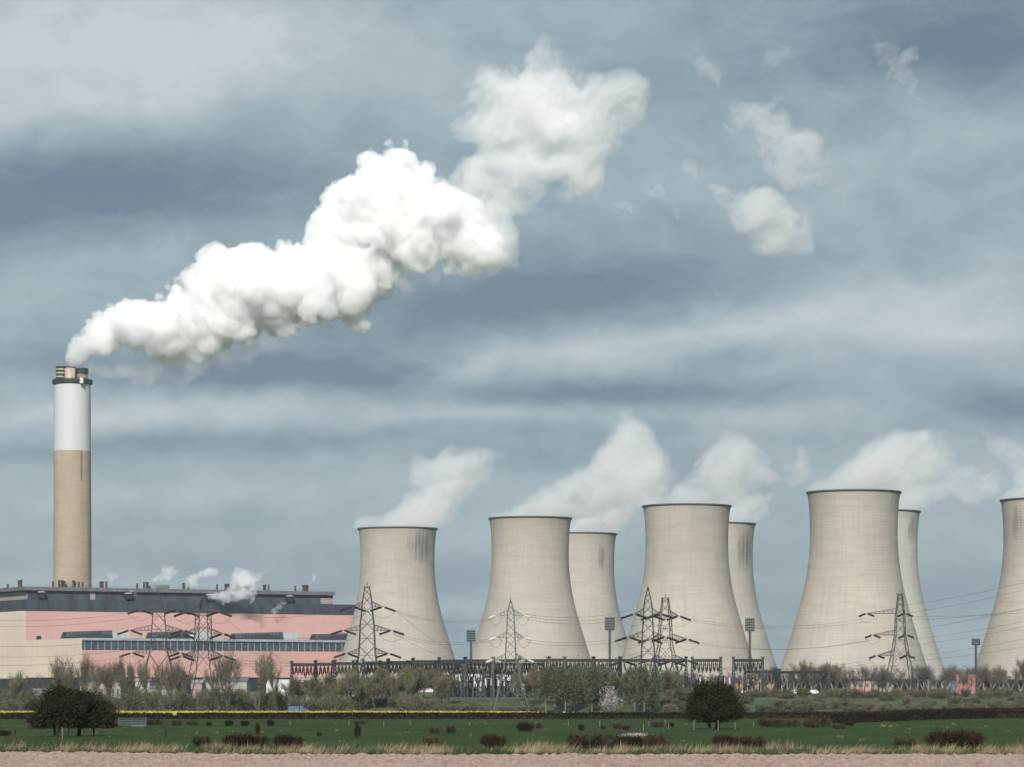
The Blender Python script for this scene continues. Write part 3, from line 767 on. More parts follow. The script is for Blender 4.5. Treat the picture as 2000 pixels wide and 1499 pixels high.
nx = len(gx); Q_ = [(j*nx+i, j*nx+i+1, (j+1)*nx+i+1, (j+1)*nx+i) for j in range(ny) for i in range(nx-1)]
tag(mesh_np('ploughed_field', V_, Q_, m, None, False), kind='structure')
# plain continuation towards the camera and to the sides
MB().add([(-900, -200, .012), (900, -200, .012), (900, 149.8, .012), (-900, 149.8, .012)], [(0, 1, 2, 3)]).build('bare_field', m)['kind'] = 'structure'

# ------------------------------------------------------------------ foliage helpers
def leaf_mat(name, dark, light, scale=.6, rough=.8):
    m = bpy.data.materials.new(name); m.use_nodes = True
    t = NT(m.node_tree); p = t.N['Principled BSDF']; p.inputs['Roughness'].default_value = rough; p.inputs['Specular IOR Level'].default_value = .15
    tc = t.n('ShaderNodeTexCoord').outputs['Object']
    n_ = t.noise(tc, scale, 4, .6)
    oi = t.n('ShaderNodeObjectInfo').outputs['Random']
    f = t.math('ADD', t.ramp(n_, [(.3, 0), (.7, 1)]), t.math('MULTIPLY', t.math('SUBTRACT', oi, .5), .5), clamp=True)
    t.L.new(t.mix(f, dark, light), p.inputs['Base Color'])
    return m

def slivers(pos, dirs, ln, wd, r):
    """thin triangles (twigs, blades): base at pos, pointing along dirs"""
    n = len(pos); side = np.cross(dirs, r.normal(size=(n, 3))); side /= np.linalg.norm(side, axis=1, keepdims=True) + 1e-9
    a = pos - side * wd[:, None] * .5; b = pos + side * wd[:, None] * .5; c = pos + dirs * ln[:, None]
    V = np.stack([a, b, c], 1).reshape(-1, 3); Fc = np.arange(3 * n).reshape(-1, 3)
    return V, Fc

def cards(pos, size, r, flat=0.0):
    n = len(pos); a = r.normal(size=(n, 3)); a /= np.linalg.norm(a, axis=1, keepdims=True)
    b = np.cross(a, r.normal(size=(n, 3))); b /= np.linalg.norm(b, axis=1, keepdims=True)
    a = a * size[:, None] * .5; b = b * size[:, None] * .32
    V = np.stack([pos - a, pos + b, pos + a, pos - b], 1).reshape(-1, 3)
    return V, np.arange(4 * n).reshape(-1, 4)

def clumps(ell, n, nc, spread, r, shell=.55):
    """points gathered in clumps spread through a union of ellipsoids (cx,cy,cz,rx,ry,rz)"""
    ell = np.array(ell); vol = ell[:, 3] * ell[:, 4] * ell[:, 5]; k = r.choice(len(ell), nc, p=vol / vol.sum())
    d = r.normal(size=(nc, 3)); d /= np.linalg.norm(d, axis=1, keepdims=True)
    rad = shell + (1 - shell) * r.random(nc) ** .6; rad *= r.uniform(.82, 1.12, nc)
    cen = ell[k, :3] + d * rad[:, None] * ell[k, 3:6]
    j = r.integers(0, nc, n); w_ = r.uniform(.4, 1.5, nc)
    return cen[j] + r.normal(size=(n, 3)) * spread * w_[j][:, None], cen

def tree_mesh_bare(seed, H, Wd, ntw, twl, tww, lean=.5):
    """bare spring tree of height H and crown width Wd: trunk with limbs, and a crown of upswept twigs"""
    r = random.Random(seed); q = MB(); ends = []
    def grow(p, d, L, rad, gen):
        pts = [p]; n = 4
        for i in range(n):
            d = (d + Vector((r.gauss(0, .14), r.gauss(0, .14), r.gauss(0, .06) + .05))).normalized(); pts.append(pts[-1] + d * L / n)
        q.tube(pts, [max(.03, rad * (1 - .5 * i / n)) for i in range(n + 1)], 4 if gen else 6)
        for i in range(1, n + 1): ends.append((pts[i], d, gen))
        if gen < 2:
            for k in range(r.randint(3, 5) if gen == 0 else 3):
                a = r.uniform(0, 6.28); tilt = r.uniform(.35, .8); i = r.randint(2, n)
                nd = (d + Vector((math.cos(a), math.sin(a), 0)) * tilt * Wd / H * 1.9).normalized()
                grow(pts[i], nd, L * r.uniform(.55, .8), rad * .5, gen + 1)
    nst = r.choice((1, 1, 2, 3))
    for k in range(nst):
        a = r.uniform(0, 6.28); o = Vector((math.cos(a), math.sin(a), 0)) * (.3 * (nst > 1))
        grow(o, Vector((math.cos(a) * .18 * (nst > 1), math.sin(a) * .18, 1)).normalized(), H * r.uniform(.40, .5), .03 * H * .55, 0)
    g = np.random.default_rng(seed)
    E = [e for e in ends if e[0].z > H * .28]; idx = g.integers(0, len(E), ntw)
    pos = np.array([E[i][0] for i in idx]) + g.normal(size=(ntw, 3)) * np.array([Wd * .07, Wd * .07, H * .035])
    dr = np.array([E[i][1] for i in idx]) * .5 + g.normal(size=(ntw, 3)) * .45 + np.array([0, 0, .55])
    dr /= np.linalg.norm(dr, axis=1, keepdims=True)
    V, Fc = slivers(pos, dr, twl * g.uniform(.5, 1.3, ntw), tww * g.uniform(.6, 1.3, ntw), g)
    k = H / max(np.percentile(V[:, 2], 96.5), 1); s_ = Wd / max(1e-3, np.percentile(np.abs(V[:, 0]), 97) * 2)
    sc_ = np.array([s_, s_, k]); V = V * sc_
    q.v = [(v[0] * s_, v[1] * s_, v[2] * k) for v in q.v]
    return q, V, Fc

def tree_kind(name, builder, trunk_m, crown_m):
    """prototype mesh pair at the origin, kept as meshes only"""
    q, V, Fc = builder
    t_ = q.build('trunk', trunk_m); c_ = mesh_np('crown', V, Fc, crown_m)
    a, b = t_.data, c_.data
    bpy.data.objects.remove(t_); bpy.data.objects.remove(c_)
    return name, a, b

def place(kind, loc, sc_, rz, label, cat, group):
    name, a, b = kind
    o = empty(name, loc, label, cat, group, rz)
    for nm, me in (('trunk', a), ('crown', b)):
        if me is None: continue
        c = bpy.data.objects.new(nm, me); COL.objects.link(c); c.parent = o; c.scale = sc_
    return o

M_BARK = mat('grey_bark', (.085, .075, .065), .9, .2, 1.5)
M_BARKL = mat('pale_bark', (.22, .20, .17), .9, .2, 1.5)
M_TWIG = leaf_mat('brown_twigs', (.088, .076, .056), (.175, .156, .106), .25)
M_TWIGO = leaf_mat('olive_budding_twigs', (.070, .066, .040), (.150, .142, .080), .25)
M_TWIGG = leaf_mat('greenish_young_leaves', (.036, .048, .022), (.098, .120, .058), .22)
M_GREY = leaf_mat('grey_twigs', (.075, .066, .062), (.150, .134, .125), .25)
BT = [tree_kind('bare_tree', tree_mesh_bare(10 + i, 12, (5.5, 7.5, 9, 6.5, 8)[i], 2300, 1.15, .13), M_BARK, M_TWIG) for i in range(5)]
BG = [tree_kind('bare_tree', tree_mesh_bare(30 + i, 12, (6.5, 8, 9)[i], 760, 1.1, .09), M_BARK, M_GREY) for i in range(3)]
BO = [tree_kind('bare_tree', tree_mesh_bare(20 + i, 12, (8, 10, 11)[i], 3200, 1.0, .15), M_BARK, M_TWIGO) for i in range(3)]

def leafy(seed, H, Wd, n, size, base=.12):
    g = np.random.default_rng(seed); r = random.Random(seed)
    ell = [(r.uniform(-.18, .18) * Wd, r.uniform(-.18, .18) * Wd, H * r.uniform(.30, .78), Wd * r.uniform(.2, .34), Wd * r.uniform(.2, .34), H * r.uniform(.14, .25)) for _ in range(9)]
    P, cen = clumps(ell, n, 110, size * 1.5, g, .3)
    P[:, 2] = np.maximum(P[:, 2], H * base * .4)
    V, Fc = cards(P, size * g.uniform(.5, 1.4, n), g)
    q = MB(); q.tube([(0, 0, 0), (.1, 0, H * .3), (0, .1, H * .7)], [H * .022, H * .016, H * .006], 6)
    for c in cen[:14]: q.tube([(0, 0, H * .28), tuple(np.array([0, 0, H * .28]) * .4 + c * .6 * np.array([1, 1, 1])), tuple(c)], [H * .009, H * .006, H * .003], 4)
    k = H / np.percentile(V[:, 2], 98)
    V = V * np.array([1, 1, k])
    return q, V, Fc
GT = [tree_kind('leafy_tree', leafy(40 + i, 12, (8, 9.5, 7.5)[i], 3600, .5), M_BARKL, M_TWIGG) for i in range(3)]
def bush(seed, H, Wd, n, size, twig=True):
    """fan of stems from a narrower foot, ragged twiggy top"""
    g = np.random.default_rng(seed); q = MB(); ns = 26
    foot = np.stack([g.uniform(-.30, .30, ns) * Wd, g.uniform(-.2, .2, ns) * Wd, np.zeros(ns)], 1)
    tip = np.stack([foot[:, 0] * 1.45 + g.normal(size=ns) * .05 * Wd, foot[:, 1] * 1.4 + g.normal(size=ns) * .04 * Wd, H * g.uniform(.62, 1.0, ns) * (1 - .25 * (np.abs(foot[:, 0]) / (.3 * Wd)) ** 2)], 1)
    for a, b in zip(foot, tip): q.tube([tuple(a), tuple(a * .55 + b * .45 + np.array([0, 0, H * .06])), tuple(b)], [H * .018, H * .012, H * .005], 4)
    k = g.integers(0, ns, n); u = g.beta(2.2, 1.3, n) * .95 + .05
    P = foot[k] + (tip[k] - foot[k]) * u[:, None] + g.normal(size=(n, 3)) * np.array([.055 * Wd, .05 * Wd, .07 * H]); P[:, 2] = np.abs(P[:, 2])
    dr = np.stack([P[:, 0] / Wd * 1.2, P[:, 1] / Wd, np.full(n, .55)], 1) + g.normal(size=(n, 3)) * .5; dr /= np.linalg.norm(dr, axis=1, keepdims=True)
    V, Fc = slivers(P, dr, size * 2.6 * g.uniform(.5, 1.5, n), size * .40 * g.uniform(.6, 1.4, n), g)
    kk = H / np.percentile(V[:, 2], 98.5); s_ = Wd / (np.percentile(np.abs(V[:, 0]), 98) * 2)
    V = V * np.array([s_, s_, kk])
    return q, V, Fc
M_THORN = leaf_mat('dark_thorn_twigs', (.016, .012, .007), (.040, .026, .015), 1.2)
M_THORNR = leaf_mat('reddish_thorn_twigs', (.028, .021, .012), (.080, .060, .036), 1.6)
M_THORNG = leaf_mat('straw_bush_twigs', (.030, .026, .013), (.085, .068, .035), 1.2)
M_BANK = leaf_mat('bank_scrub', (.050, .060, .028), (.130, .145, .075), .3)
BS = [tree_kind('thorn_bush', bush(50 + i, 1.0, (2.2, 3.0, 1.6)[i], 2600, .10), M_THORN, mm) for i, mm in ((0, M_THORN), (1, M_THORNR), (2, M_THORN), (1, M_THORNG))]
SB = [tree_kind('scrub_bush', bush(60 + i, 4.0, (7, 8, 6)[i], 1100, .42), M_BARK, mm) for i, mm in ((0, M_BANK), (1, M_TWIGO), (2, M_TWIG))]

# ------------------------------------------------------------------ trees between the field and the power station
rt_ = random.Random(21)
def far_tree(kinds, px, top, D, wpx, label, group, cat='tree', ref=12.0, refw=7.5):
    g = G(px, D); h = (EYE + (HZ - top) / F * D) - g.z; w_ = wpx / F * D; k = rt_.choice(kinds)
    sx = w_ / refw
    return place(k, g, (sx, sx, h / ref), rt_.uniform(0, 6.28), label, cat, group)
far_tree(BT, 122, 1292, 1300, 66, 'tall bushy bare tree rising behind the dark thorn trees before the cream wall', None)
for px, top, w_ in ((166, 1287, 24), (192, 1304, 26), (208, 1298, 40), (247, 1297, 26), (268, 1302, 24), (290, 1297, 32), (312, 1298, 26), (332, 1306, 24), (352, 1299, 34), (376, 1318, 26), (418, 1312, 26)):
    far_tree(BT, px, top, rt_.uniform(1290, 1420), w_ * 1.15, 'bare brown tree in the row before the pink wall', 'bare trees before the pink building')
far_tree(BT, 445, 1282, 1330, 44, 'bare tree with a rounded fan of twigs, first of two before the pink wall', None)
far_tree(BT, 503, 1281, 1320, 54, 'broad bare tree beside the white shed, tallest before the pink wall', None)
for px, top, w_ in ((536, 1303, 30), (20, 1318, 46), (55, 1330, 50), (88, 1322, 34), (4, 1330, 40)):
    far_tree(BT + BG, px, top, rt_.uniform(1300, 1400), w_, 'bare tree standing low before the cream end wall or the white shed', 'low bare trees at the left')
for i in range(52):
    px = 4 + i * 10.8 + rt_.uniform(-7, 7)
    far_tree(SB, px, rt_.uniform(1343, 1366) , rt_.uniform(1285, 1430), rt_.uniform(34, 56), 'low scrub bush under the bare trees at the left', 'scrub under the left trees', 'bush', 4.0, 7.0)
for i in range(34):
    px = 566 + i * 9.2 + rt_.uniform(-5, 5)
    top = 1326 - 16 * smooth(640, 720, px) + 14 * smooth(830, 880, px) + rt_.uniform(-4, 16)
    far_tree(BO if rt_.random() < .7 else BT, px, top, rt_.uniform(1300, 1392), rt_.uniform(30, 48), 'brownish budding tree in the thicket before the switchyard', 'thicket before the switchyard')
for i in range(13):
    px = 590 + i * 22 + rt_.uniform(-6, 6)
    far_tree(SB, px, rt_.uniform(1355, 1368), rt_.uniform(1285, 1330), rt_.uniform(30, 50), 'low scrub bush at the foot of the thicket', 'scrub before the switchyard', 'bush', 4.0, 7.0)
for i in range(9):
    far_tree(SB, 868 + i * 21 + rt_.uniform(-6, 6), rt_.uniform(1374, 1384), 1280, rt_.uniform(26, 40), 'small scrub bush on the grass slope below the switchyard', 'scrub on the grass slope', 'bush', 4.0, 7.0)
for px, top, w_ in ((1062, 1312, 26), (1096, 1306, 28), (1118, 1310, 26), (1148, 1306, 28), (1180, 1308, 28), (1250, 1310, 28), (1010, 1318, 26), (1030, 1312, 28), (1048, 1316, 26), (1195, 1312, 30), (1218, 1310, 32), (1300, 1312, 30), (1322, 1316, 30)):
    far_tree(BO + BT, px, top, rt_.uniform(1290, 1350), w_, 'thin brown tree between the leafy green trees', 'brown trees among the green ones')
for px, top, w_ in ((1066, 1308, 40), (1084, 1303, 44), (1104, 1306, 42), (1122, 1302, 44), (1140, 1306, 40), (1156, 1304, 42), (1172, 1302, 44), (1092, 1330, 44), (1130, 1332, 46), (1166, 1334, 46), (1240, 1308, 38), (1258, 1304, 42), (1278, 1308, 38), (1236, 1338, 40), (1272, 1340, 44)):
    far_tree(GT, px, top, rt_.uniform(1284, 1340), w_, 'fresh green tree in the leafy clump right of the slim pylon', 'leafy green trees', ref=12.0, refw=8.5)
# white blossom shrub
M_BLOS = leaf_mat('blossom', (.16, .14, .14), (.44, .41, .41), .5)
bk = tree_kind('blossom_bush', leafy(77, 9, 9, 2000, .5), M_BARK, M_BLOS)
g = G(1195, 1281); place(bk, g, (1.05, 1.05, 1.12), .4, 'pale pink-white flowering shrub among green trees beside a floodlight mast', 'bush', None)
for i in range(22):
    px = 1306 + i * 9.0 + rt_.uniform(-4, 4)
    far_tree(BG, px, rt_.uniform(1308, 1326), rt_.uniform(1480, 1600), rt_.uniform(22, 34), 'bare grey tree around the portal gantries', 'bare trees around the gantries')
for i in range(64):
    px = 1502 + i * 7.9 + rt_.uniform(-4, 4)
    top = 1305 + rt_.uniform(-5, 14)
    far_tree(BG if rt_.random() < .75 else BT, px, top, rt_.uniform(1585, 1650), rt_.uniform(20, 36), 'bare grey tree in the row on the bank below the right-hand cooling towers', 'bare trees on the bank')
for px, top, w_ in ((1562, 1295, 44), (1592, 1300, 44), (1636, 1303, 30), (1860, 1304, 34), (1998, 1288, 26)):
    far_tree(BT, px, top, 1580, w_, 'larger dark bare tree standing out of the row on the bank', 'larger bare trees on the bank')
for i in range(120):
    px = 1296 + i * 6.0 + rt_.uniform(-6, 6); D = rt_.uniform(1285, 1400); gy = HZ + (EYE - gz((px - 1000) / F * D, D)) / D * F
    far_tree(SB, px, gy - rt_.uniform(8, 21), D, rt_.uniform(22, 40), 'low scrub bush on the green bank at the right', 'scrub on the right bank', 'bush', 4.0, 7.0)

for px in (1872, 1884, 1896, 1905): far_tree(BG, px, rt_.uniform(1304, 1318), 1545, 24, 'thin bare tree in front of the salmon red block', 'bare trees before the red block')
# ------------------------------------------------------------------ near trees
def dense_tree(name, px, base, D, ell, trunks, n, size, lm, label, nc=170):
    s = D / F; g0 = G(px, D); gg = np.random.default_rng(int(px)); o = empty(name, g0, label, 'tree')
    E = [((a - px) * s, rr * .2 * s, (HZ - b) / F * D + EYE - g0.z, rx * s, max(rx * .8, 20) * s, ry * s) for a, b, rx, ry, rr in ell]
    P, cen = clumps(E, n, nc, size * 1.6, gg, .35); P[:, 2] = np.maximum(P[:, 2], .9)
    nt = n // 3
    V, Fc = cards(P, size * gg.uniform(.5, 1.4, n), gg); mesh_np('crown', V, Fc, lm, o)
    q = MB(); zc = np.mean([e[2] for e in E])
    for (tx, lean, rad) in trunks:
        x = (tx - px) * s; bx = x; top = (x + lean * s, .2, zc)
        q.tube([(x, 0, -.1), (x + lean * s * .2, 0, zc * .3), (x + lean * s * .6, .1, zc * .65), top], [rad, rad * .8, rad * .55, rad * .3], 8)
        near = sorted(cen, key=lambda c: abs(c[0] - top[0]))[:22]
        for c in near: q.tube([(x + lean * s * .45, 0, zc * .5), tuple((np.array(top) + c) / 2), tuple(c)], [rad * .3, rad * .18, .02], 5)
    q.build('trunk', M_NBARK, o)
    # loose twigs sticking out of the outline
    k = gg.integers(0, len(cen), 1500); d = cen[k] - np.array([0, 0, zc * .7]); d = d / np.linalg.norm(d, axis=1, keepdims=True) + gg.normal(size=(1500, 3)) * .45
    d /= np.linalg.norm(d, axis=1, keepdims=True)
    V, Fc = slivers(cen[k] + gg.normal(size=(1500, 3)) * .25, d, gg.uniform(.3, .8, 1500), gg.uniform(.02, .05, 1500), gg); mesh_np('twigs', V, Fc, M_THORN, o)
    return o
M_NBARK = mat('dark_bark', (.026, .021, .015), .9, .25, 3.0)
M_DARKL = leaf_mat('dark_evergreen_leaves', (.010, .011, .005), (.026, .027, .011), 1.1)
M_DARKB = leaf_mat('dark_thorn_leaves', (.013, .011, .006), (.034, .029, .014), 1.1)
dense_tree('thorn_tree', 108, 1440, 318, [(118, 1372, 36, 28, 1), (92, 1398, 34, 22, -1), (128, 1398, 38, 22, 2), (78, 1408, 24, 14, 0), (120, 1356, 22, 16, 0), (100, 1384, 34, 22, 0), (140, 1380, 34, 28, -1), (70, 1412, 22, 10, 1)], [(108, -8, .20), (113, 12, .18), (132, 14, .08)], 26000, .20, M_DARKB,
           'dark thorn tree with a forked trunk, left one of the pair at the field edge')
dense_tree('thorn_tree', 155, 1441, 320, [(172, 1376, 34, 24, 1), (196, 1390, 28, 20, 0), (160, 1396, 38, 24, 1), (200, 1404, 24, 14, -1), (178, 1402, 36, 18, 2), (150, 1372, 24, 20, 0), (212, 1402, 20, 16, 1), (140, 1388, 30, 26, 1)], [(154, 6, .24), (184, -6, .10)], 26000, .20, M_DARKB,
           'dark thorn tree with a single thick trunk, right one of the pair before the gate')
dense_tree('round_tree', 1393, 1425, 376, [(1393, 1366, 40, 28, 1), (1362, 1376, 26, 26, 0), (1424, 1376, 24, 26, 0), (1393, 1392, 48, 17, 1), (1352, 1394, 18, 16, 0), (1436, 1390, 15, 18, 0), (1375, 1352, 20, 15, 0), (1410, 1350, 22, 13, 0)],
           [(1386, -6, .22), (1401, 5, .30)], 44000, .20, M_DARKL, 'very dark dense round tree standing alone in the green field', 230)

# ------------------------------------------------------------------ hedges, crop, bushes, grass
def hedge(name, pts, n, hgt, label, lm, seed, th=.9):
    """hedge along ground points (x, y), height list"""
    g = np.random.default_rng(seed); pts = np.array(pts, dtype=float); hg = np.array(hgt, dtype=float)
    seg = np.linalg.norm(np.diff(pts, axis=0), axis=1); cum = np.concatenate([[0], np.cumsum(seg)])
    s_ = g.random(n) * cum[-1]; x = np.interp(s_, cum, pts[:, 0]); y = np.interp(s_, cum, pts[:, 1]); h = np.interp(s_, cum, hg)
    wob = np.array([1 + .10 * mnoise.noise((a * .25, seed, 0)) + .08 * mnoise.noise((a * 1.1, seed, 3)) for a in s_])
    z = np.array([gz(a, b) for a, b in zip(x, y)]) + h * wob * (1 - (1 - g.random(n)) ** 1.8 * 1.0)
    P = np.stack([x, y + g.normal(size=n) * th * .5, z], 1)
    V, Fc = cards(P, g.uniform(.14, .36, n), g)
    V2, F2 = slivers(P[:n // 3], np.stack([g.normal(size=n // 3) * .5, g.normal(size=n // 3) * .5, np.ones(n // 3)], 1), g.uniform(.15, .45, n // 3), g.uniform(.02, .06, n // 3), g)
    o = mesh_np(name, V, Fc, lm); tag(o, label, 'hedge')
    mesh_np('twigs', V2, F2, lm, o)
    # woody core so that the hedge is not see-through
    q = MB(); k = int(cum[-1] / 2.5)
    C = [(np.interp(u, cum, pts[:, 0]), np.interp(u, cum, pts[:, 1]), np.interp(u, cum, hg)) for u in np.linspace(0, cum[-1], k + 1)]
    vs = []; fs = []
    for i, (cx, cyy, ch_) in enumerate(C):
        b0 = gz(cx, cyy); hh = ch_ * (.80 + .09 * mnoise.noise((i * .7, seed, 1)))
        for yy, zz in ((-th * .45, -.1), (-th * .35, hh * .8), (0, hh), (th * .35, hh * .8), (th * .45, -.1)): vs.append((cx, cyy + yy, b0 + zz))
    for i in range(len(C) - 1):
        for j in range(4): fs.append((i*5+j, i*5+j+1, i*5+5+j+1, i*5+5+j))
    mesh_np('woody_core', vs, fs, lm, o)
    return o
M_HEDGE = leaf_mat('hedge_twigs', (.014, .011, .007), (.034, .026, .015), .8)
X = lambda px, D: (px - 1000) / F * D
hedge('hedge', [(X(-60, 505), 505), (X(337, 502), 502)], 9000, [1.0, .9], 'clipped dark hedge behind the thorn trees and the gate', M_HEDGE, 1)
hedge('hedge', [(X(345, 502), 502), (X(700, 505), 505), (X(1000, 512), 512), (X(1345, 520), 520)], 22000, [.95, 1.0, 1.0, 1.05], 'long dark hedge along the yellow crop in the middle', M_HEDGE, 2)
hedge('hedge', [(X(1345, 520), 520), (X(1700, 530), 530), (X(2060, 540), 540)], 15000, [1.0, 1.15, 1.5], 'dark hedge at the far side of the field behind the round tree', M_HEDGE, 3)
hedge('hedge', [(X(1622, 440), 440), (X(1760, 470), 470), (X(2060, 590), 590)], 17000, [1.35, 1.6, 1.75], 'nearer taller hedge slanting to the right edge', M_HEDGE, 4, 1.3)

# flowering crop: a raised uneven sheet of flower heads
gy_ = np.random.default_rng(8); n = 60000
y = 526 + gy_.random(n) ** .8 * 245; pxr = gy_.random(n) * 1230 - 40; x = (pxr - 1000) / F * y
keep = gy_.random(n) > np.clip((pxr - 860) / 200, 0, .985)
x, y = x[keep], y[keep]; z = np.array([gz(a, b) for a, b in zip(x, y)]) + .78 + gy_.normal(size=len(x)) * .09 - np.array([.10 * abs(mnoise.noise((a * .05, b * .02, 1))) for a, b in zip(x, y)])
V, Fc = cards(np.stack([x, y, z], 1), gy_.uniform(.35, .8, len(x)), gy_)
M_RAPE = leaf_mat('yellow_flowers', (.28, .265, .05), (.47, .445, .09), .3)
tag(mesh_np('yellow_crop', V, Fc, M_RAPE), 'strip of bright yellow flowering crop behind the hedge', 'crop', kind='stuff')
V_ = []; Q_ = []; yy = np.arange(527, 770, 24.0); pp = np.arange(-60, 1300, 20.0)
for j, b in enumerate(yy):
    for a in pp: V_.append(((a - 1000) / F * b, b, gz(0, b) + .45))
Q_ = [(j*len(pp)+i, j*len(pp)+i+1, (j+1)*len(pp)+i+1, (j+1)*len(pp)+i) for j in range(len(yy)-1) for i in range(len(pp)-1)]
tag(mesh_np('crop_leaves', V_, Q_, leaf_mat('crop_green', (.06, .065, .03), (.10, .105, .05), .2)), 'green leafy layer of the crop under its flowers', 'crop', kind='stuff')

# thorn bushes in the field: px, base row, width px, height px, kind
FB = [(8,1438,24,11,0),(395,1459,40,20,1),(300,1417,36,12,1),(345,1418,22,11,1),(375,1418,24,9,1),(408,1419,10,9,0),(478,1459,86,24,0),(561,1459,56,23,0),(447,1419,16,12,0),(478,1419,16,11,0),(503,1436,9,24,0),(528,1419,16,13,0),(623,1439,9,9,0),
 (698,1441,13,26,0),(702,1415,22,7,1),(848,1434,22,13,1),(880,1433,20,15,1),(1025,1430,32,19,0),(1052,1424,12,11,1),(962,1462,48,27,0),(842,1459,38,18,1),(1135,1428,12,13,0),(1178,1425,10,8,1),(1206,1425,18,12,1),(1148,1464,84,30,1),(1196,1461,40,26,1),
 (1236,1463,56,25,0),(1280,1464,46,30,1),(1285,1421,26,11,1),(1309,1421,14,9,0),(1416,1460,48,24,0),(1468,1459,60,21,1),(1507,1421,52,17,1),(1545,1420,36,15,1),(1600,1421,44,20,1),(1582,1422,30,16,1),(1640,1424,32,9,3),(1768,1460,48,20,3),(1862,1464,104,36,0),
 (1893,1458,44,30,0),(222,1421,18,9,3),(1222,1426,18,9,1),(1655,1419,26,10,0)]
for px, row, w_, h_, k in FB:
    D = F * EYE / (row - HZ); g = G(px, D); s = D / F
    wref = (2.2, 3.0, 1.6, 3.0)[k]
    big = 'wide' if w_ > 60 else 'small' if w_ < 26 else 'middling'
    far_ = 'near the straw verge' if row > 1450 else 'further out in the green field'
    place(BS[k], g, (w_ * s / wref, w_ * s / wref, h_ * s), rt_.uniform(-.3, .3), f"{big} {('dark', 'reddish-brown', 'dark', 'straw-coloured')[k]} thorn bush {far_}", 'bush', f"{big} {('dark', 'reddish-brown', 'dark', 'straw-coloured')[k]} bushes {far_}")
M_PETAL = leaf_mat('thorn_blossom', (.22, .20, .19), (.50, .47, .46), 2.0)
g = G(1240, F * EYE / 117); s = F * EYE / 117 / F; pg = np.random.default_rng(5)
o = empty('blossom_bush', g, 'low dark thorn bush topped with white blossom near the straw verge', 'bush')
P = np.stack([pg.normal(size=900) * 12 * s, pg.normal(size=900) * .4, 24 * s + pg.normal(size=900) * 1.8 * s + 2 * s], 1); V, Fc = cards(P, pg.uniform(.05, .12, 900), pg); mesh_np('blossom', V, Fc, M_PETAL, o)
c = bpy.data.objects.new('twigs', BS[0][2]); COL.objects.link(c); c.parent = o; c.scale = (50 * s / 2.2, 50 * s / 2.2, 24 * s)

# grass
def blades(name, n, xr, yf, hr, wr, lm, label, seed, cl=1.0, lean=.35, tuft=10):
    g = np.random.default_rng(seed); nt = n // tuft
    x = g.uniform(*xr, nt); u = g.random(nt); y = yf(x, u)
    dens = np.array([.5 + .5 * mnoise.noise((a * .22, b * .12, seed)) + .35 * mnoise.noise((a * .8, b * .3, seed)) for a, b in zip(x, y)])
    dens = np.clip((dens - .5) * 1.7 + .5, 0, 1.3); kp = g.random(nt) < np.clip(dens * 1.5 * cl, 0, 1); x, y, dens = x[kp], y[kp], dens[kp]; nt = len(x)
    hx = np.repeat(g.uniform(*hr, nt) * np.clip(dens + .35, .5, 1.4), tuft)
    P = np.stack([np.repeat(x, tuft) + g.normal(size=nt * tuft) * .18, np.repeat(y, tuft) + g.normal(size=nt * tuft) * .18, np.zeros(nt * tuft)], 1)
    P[:, 2] = [gz(a, b) - .02 for a, b in P[:, :2]]
    d = np.stack([g.normal(size=nt * tuft) * lean + (.5 if hr[1] > .9 else .2), g.normal(size=nt * tuft) * lean, np.ones(nt * tuft)], 1); d /= np.linalg.norm(d, axis=1, keepdims=True)
    V, Fc = slivers(P, d, hx * g.uniform(.5, 1.15, nt * tuft), g.uniform(*wr, nt * tuft), g)
    return tag(mesh_np(name, V, Fc, lm), label, 'grass', kind='stuff')
M_STRAW = leaf_mat('straw', (.17, .13, .075), (.40, .32, .20), .9)
M_GRASS = leaf_mat('verge_green', (.020, .034, .010), (.050, .075, .022), 1.2)
ey = np.vectorize(edge_y)
blades('dry_grass', 46000, (-58, 58), lambda x, u: ey(x) + 3.0 + u * 15, (.45, 1.0), (.025, .06), M_STRAW, 'straw-coloured dry grass along the edge of the ploughed field', 1, .62)
blades('verge_grass', 76000, (-58, 58), lambda x, u: ey(x) - .1 + u * 20, (.28, .62), (.025, .06), M_GRASS, 'rough green grass along the edge of the ploughed field', 2, 1.6)
blades('meadow_grass', 90000, (-95, 95), lambda x, u: 246 + u * 250, (.12, .26), (.03, .07), leaf_mat('meadow_green', (.024, .042, .011), (.056, .084, .024), .07), 'short green grass of the wide meadow', 3, 1.2, tuft=6)
blades('dry_tussocks', 9000, (-95, 95), lambda x, u: 262 + u * 200, (.18, .40), (.02, .05), M_STRAW, 'scattered pale dry grass in the green meadow', 4, .35)

# ------------------------------------------------------------------ gate and fence posts
M_WOOD = mat('pale_post_wood', (.22, .20, .16), .9, .2, 3)
M_WOODD = mat('dark_stump_wood', (.035, .028, .02), .9, .2, 3)
M_GALV = mat('galvanised_gate', (.10, .125, .17), .5, .1, 3)
for px, row, h_ in ((567,1417,8),(682,1417,9),(801,1416,9),(1047,1419,10),(1110,1419,11),(1171,1421,13),(1202,1419,9),(1267,1417,8),(1299,1418,11),(1306,1424,11),(1257,1427,12),(1355,1427,19),(1403,1426,18),(1436,1425,13),(1472,1421,10),(122,1444,22),(750,1419,9),(917,1418,8),(1018,1419,8)):
    D = F * EYE / (row - HZ); g = G(px, D); H = h_ * D / F
    q = MB().bar((0, 0, -.1), (rt_.uniform(-.05, .05), 0, H), .055, .05, 6).bar((0, 0, H * .98), (0, 0, H * 1.03), .05, .02, 6)
    o = q.build('fence_post', M_WOOD); o.location = g
    tag(o, {122: 'pale thin post in front of the forked thorn tree', 1355: 'pale post left of the round tree trunk', 1403: 'pale post in front of the round tree trunk'}.get(px, 'thin pale fence post standing in the green meadow'), 'fence post', 'thin fence posts in the meadow')
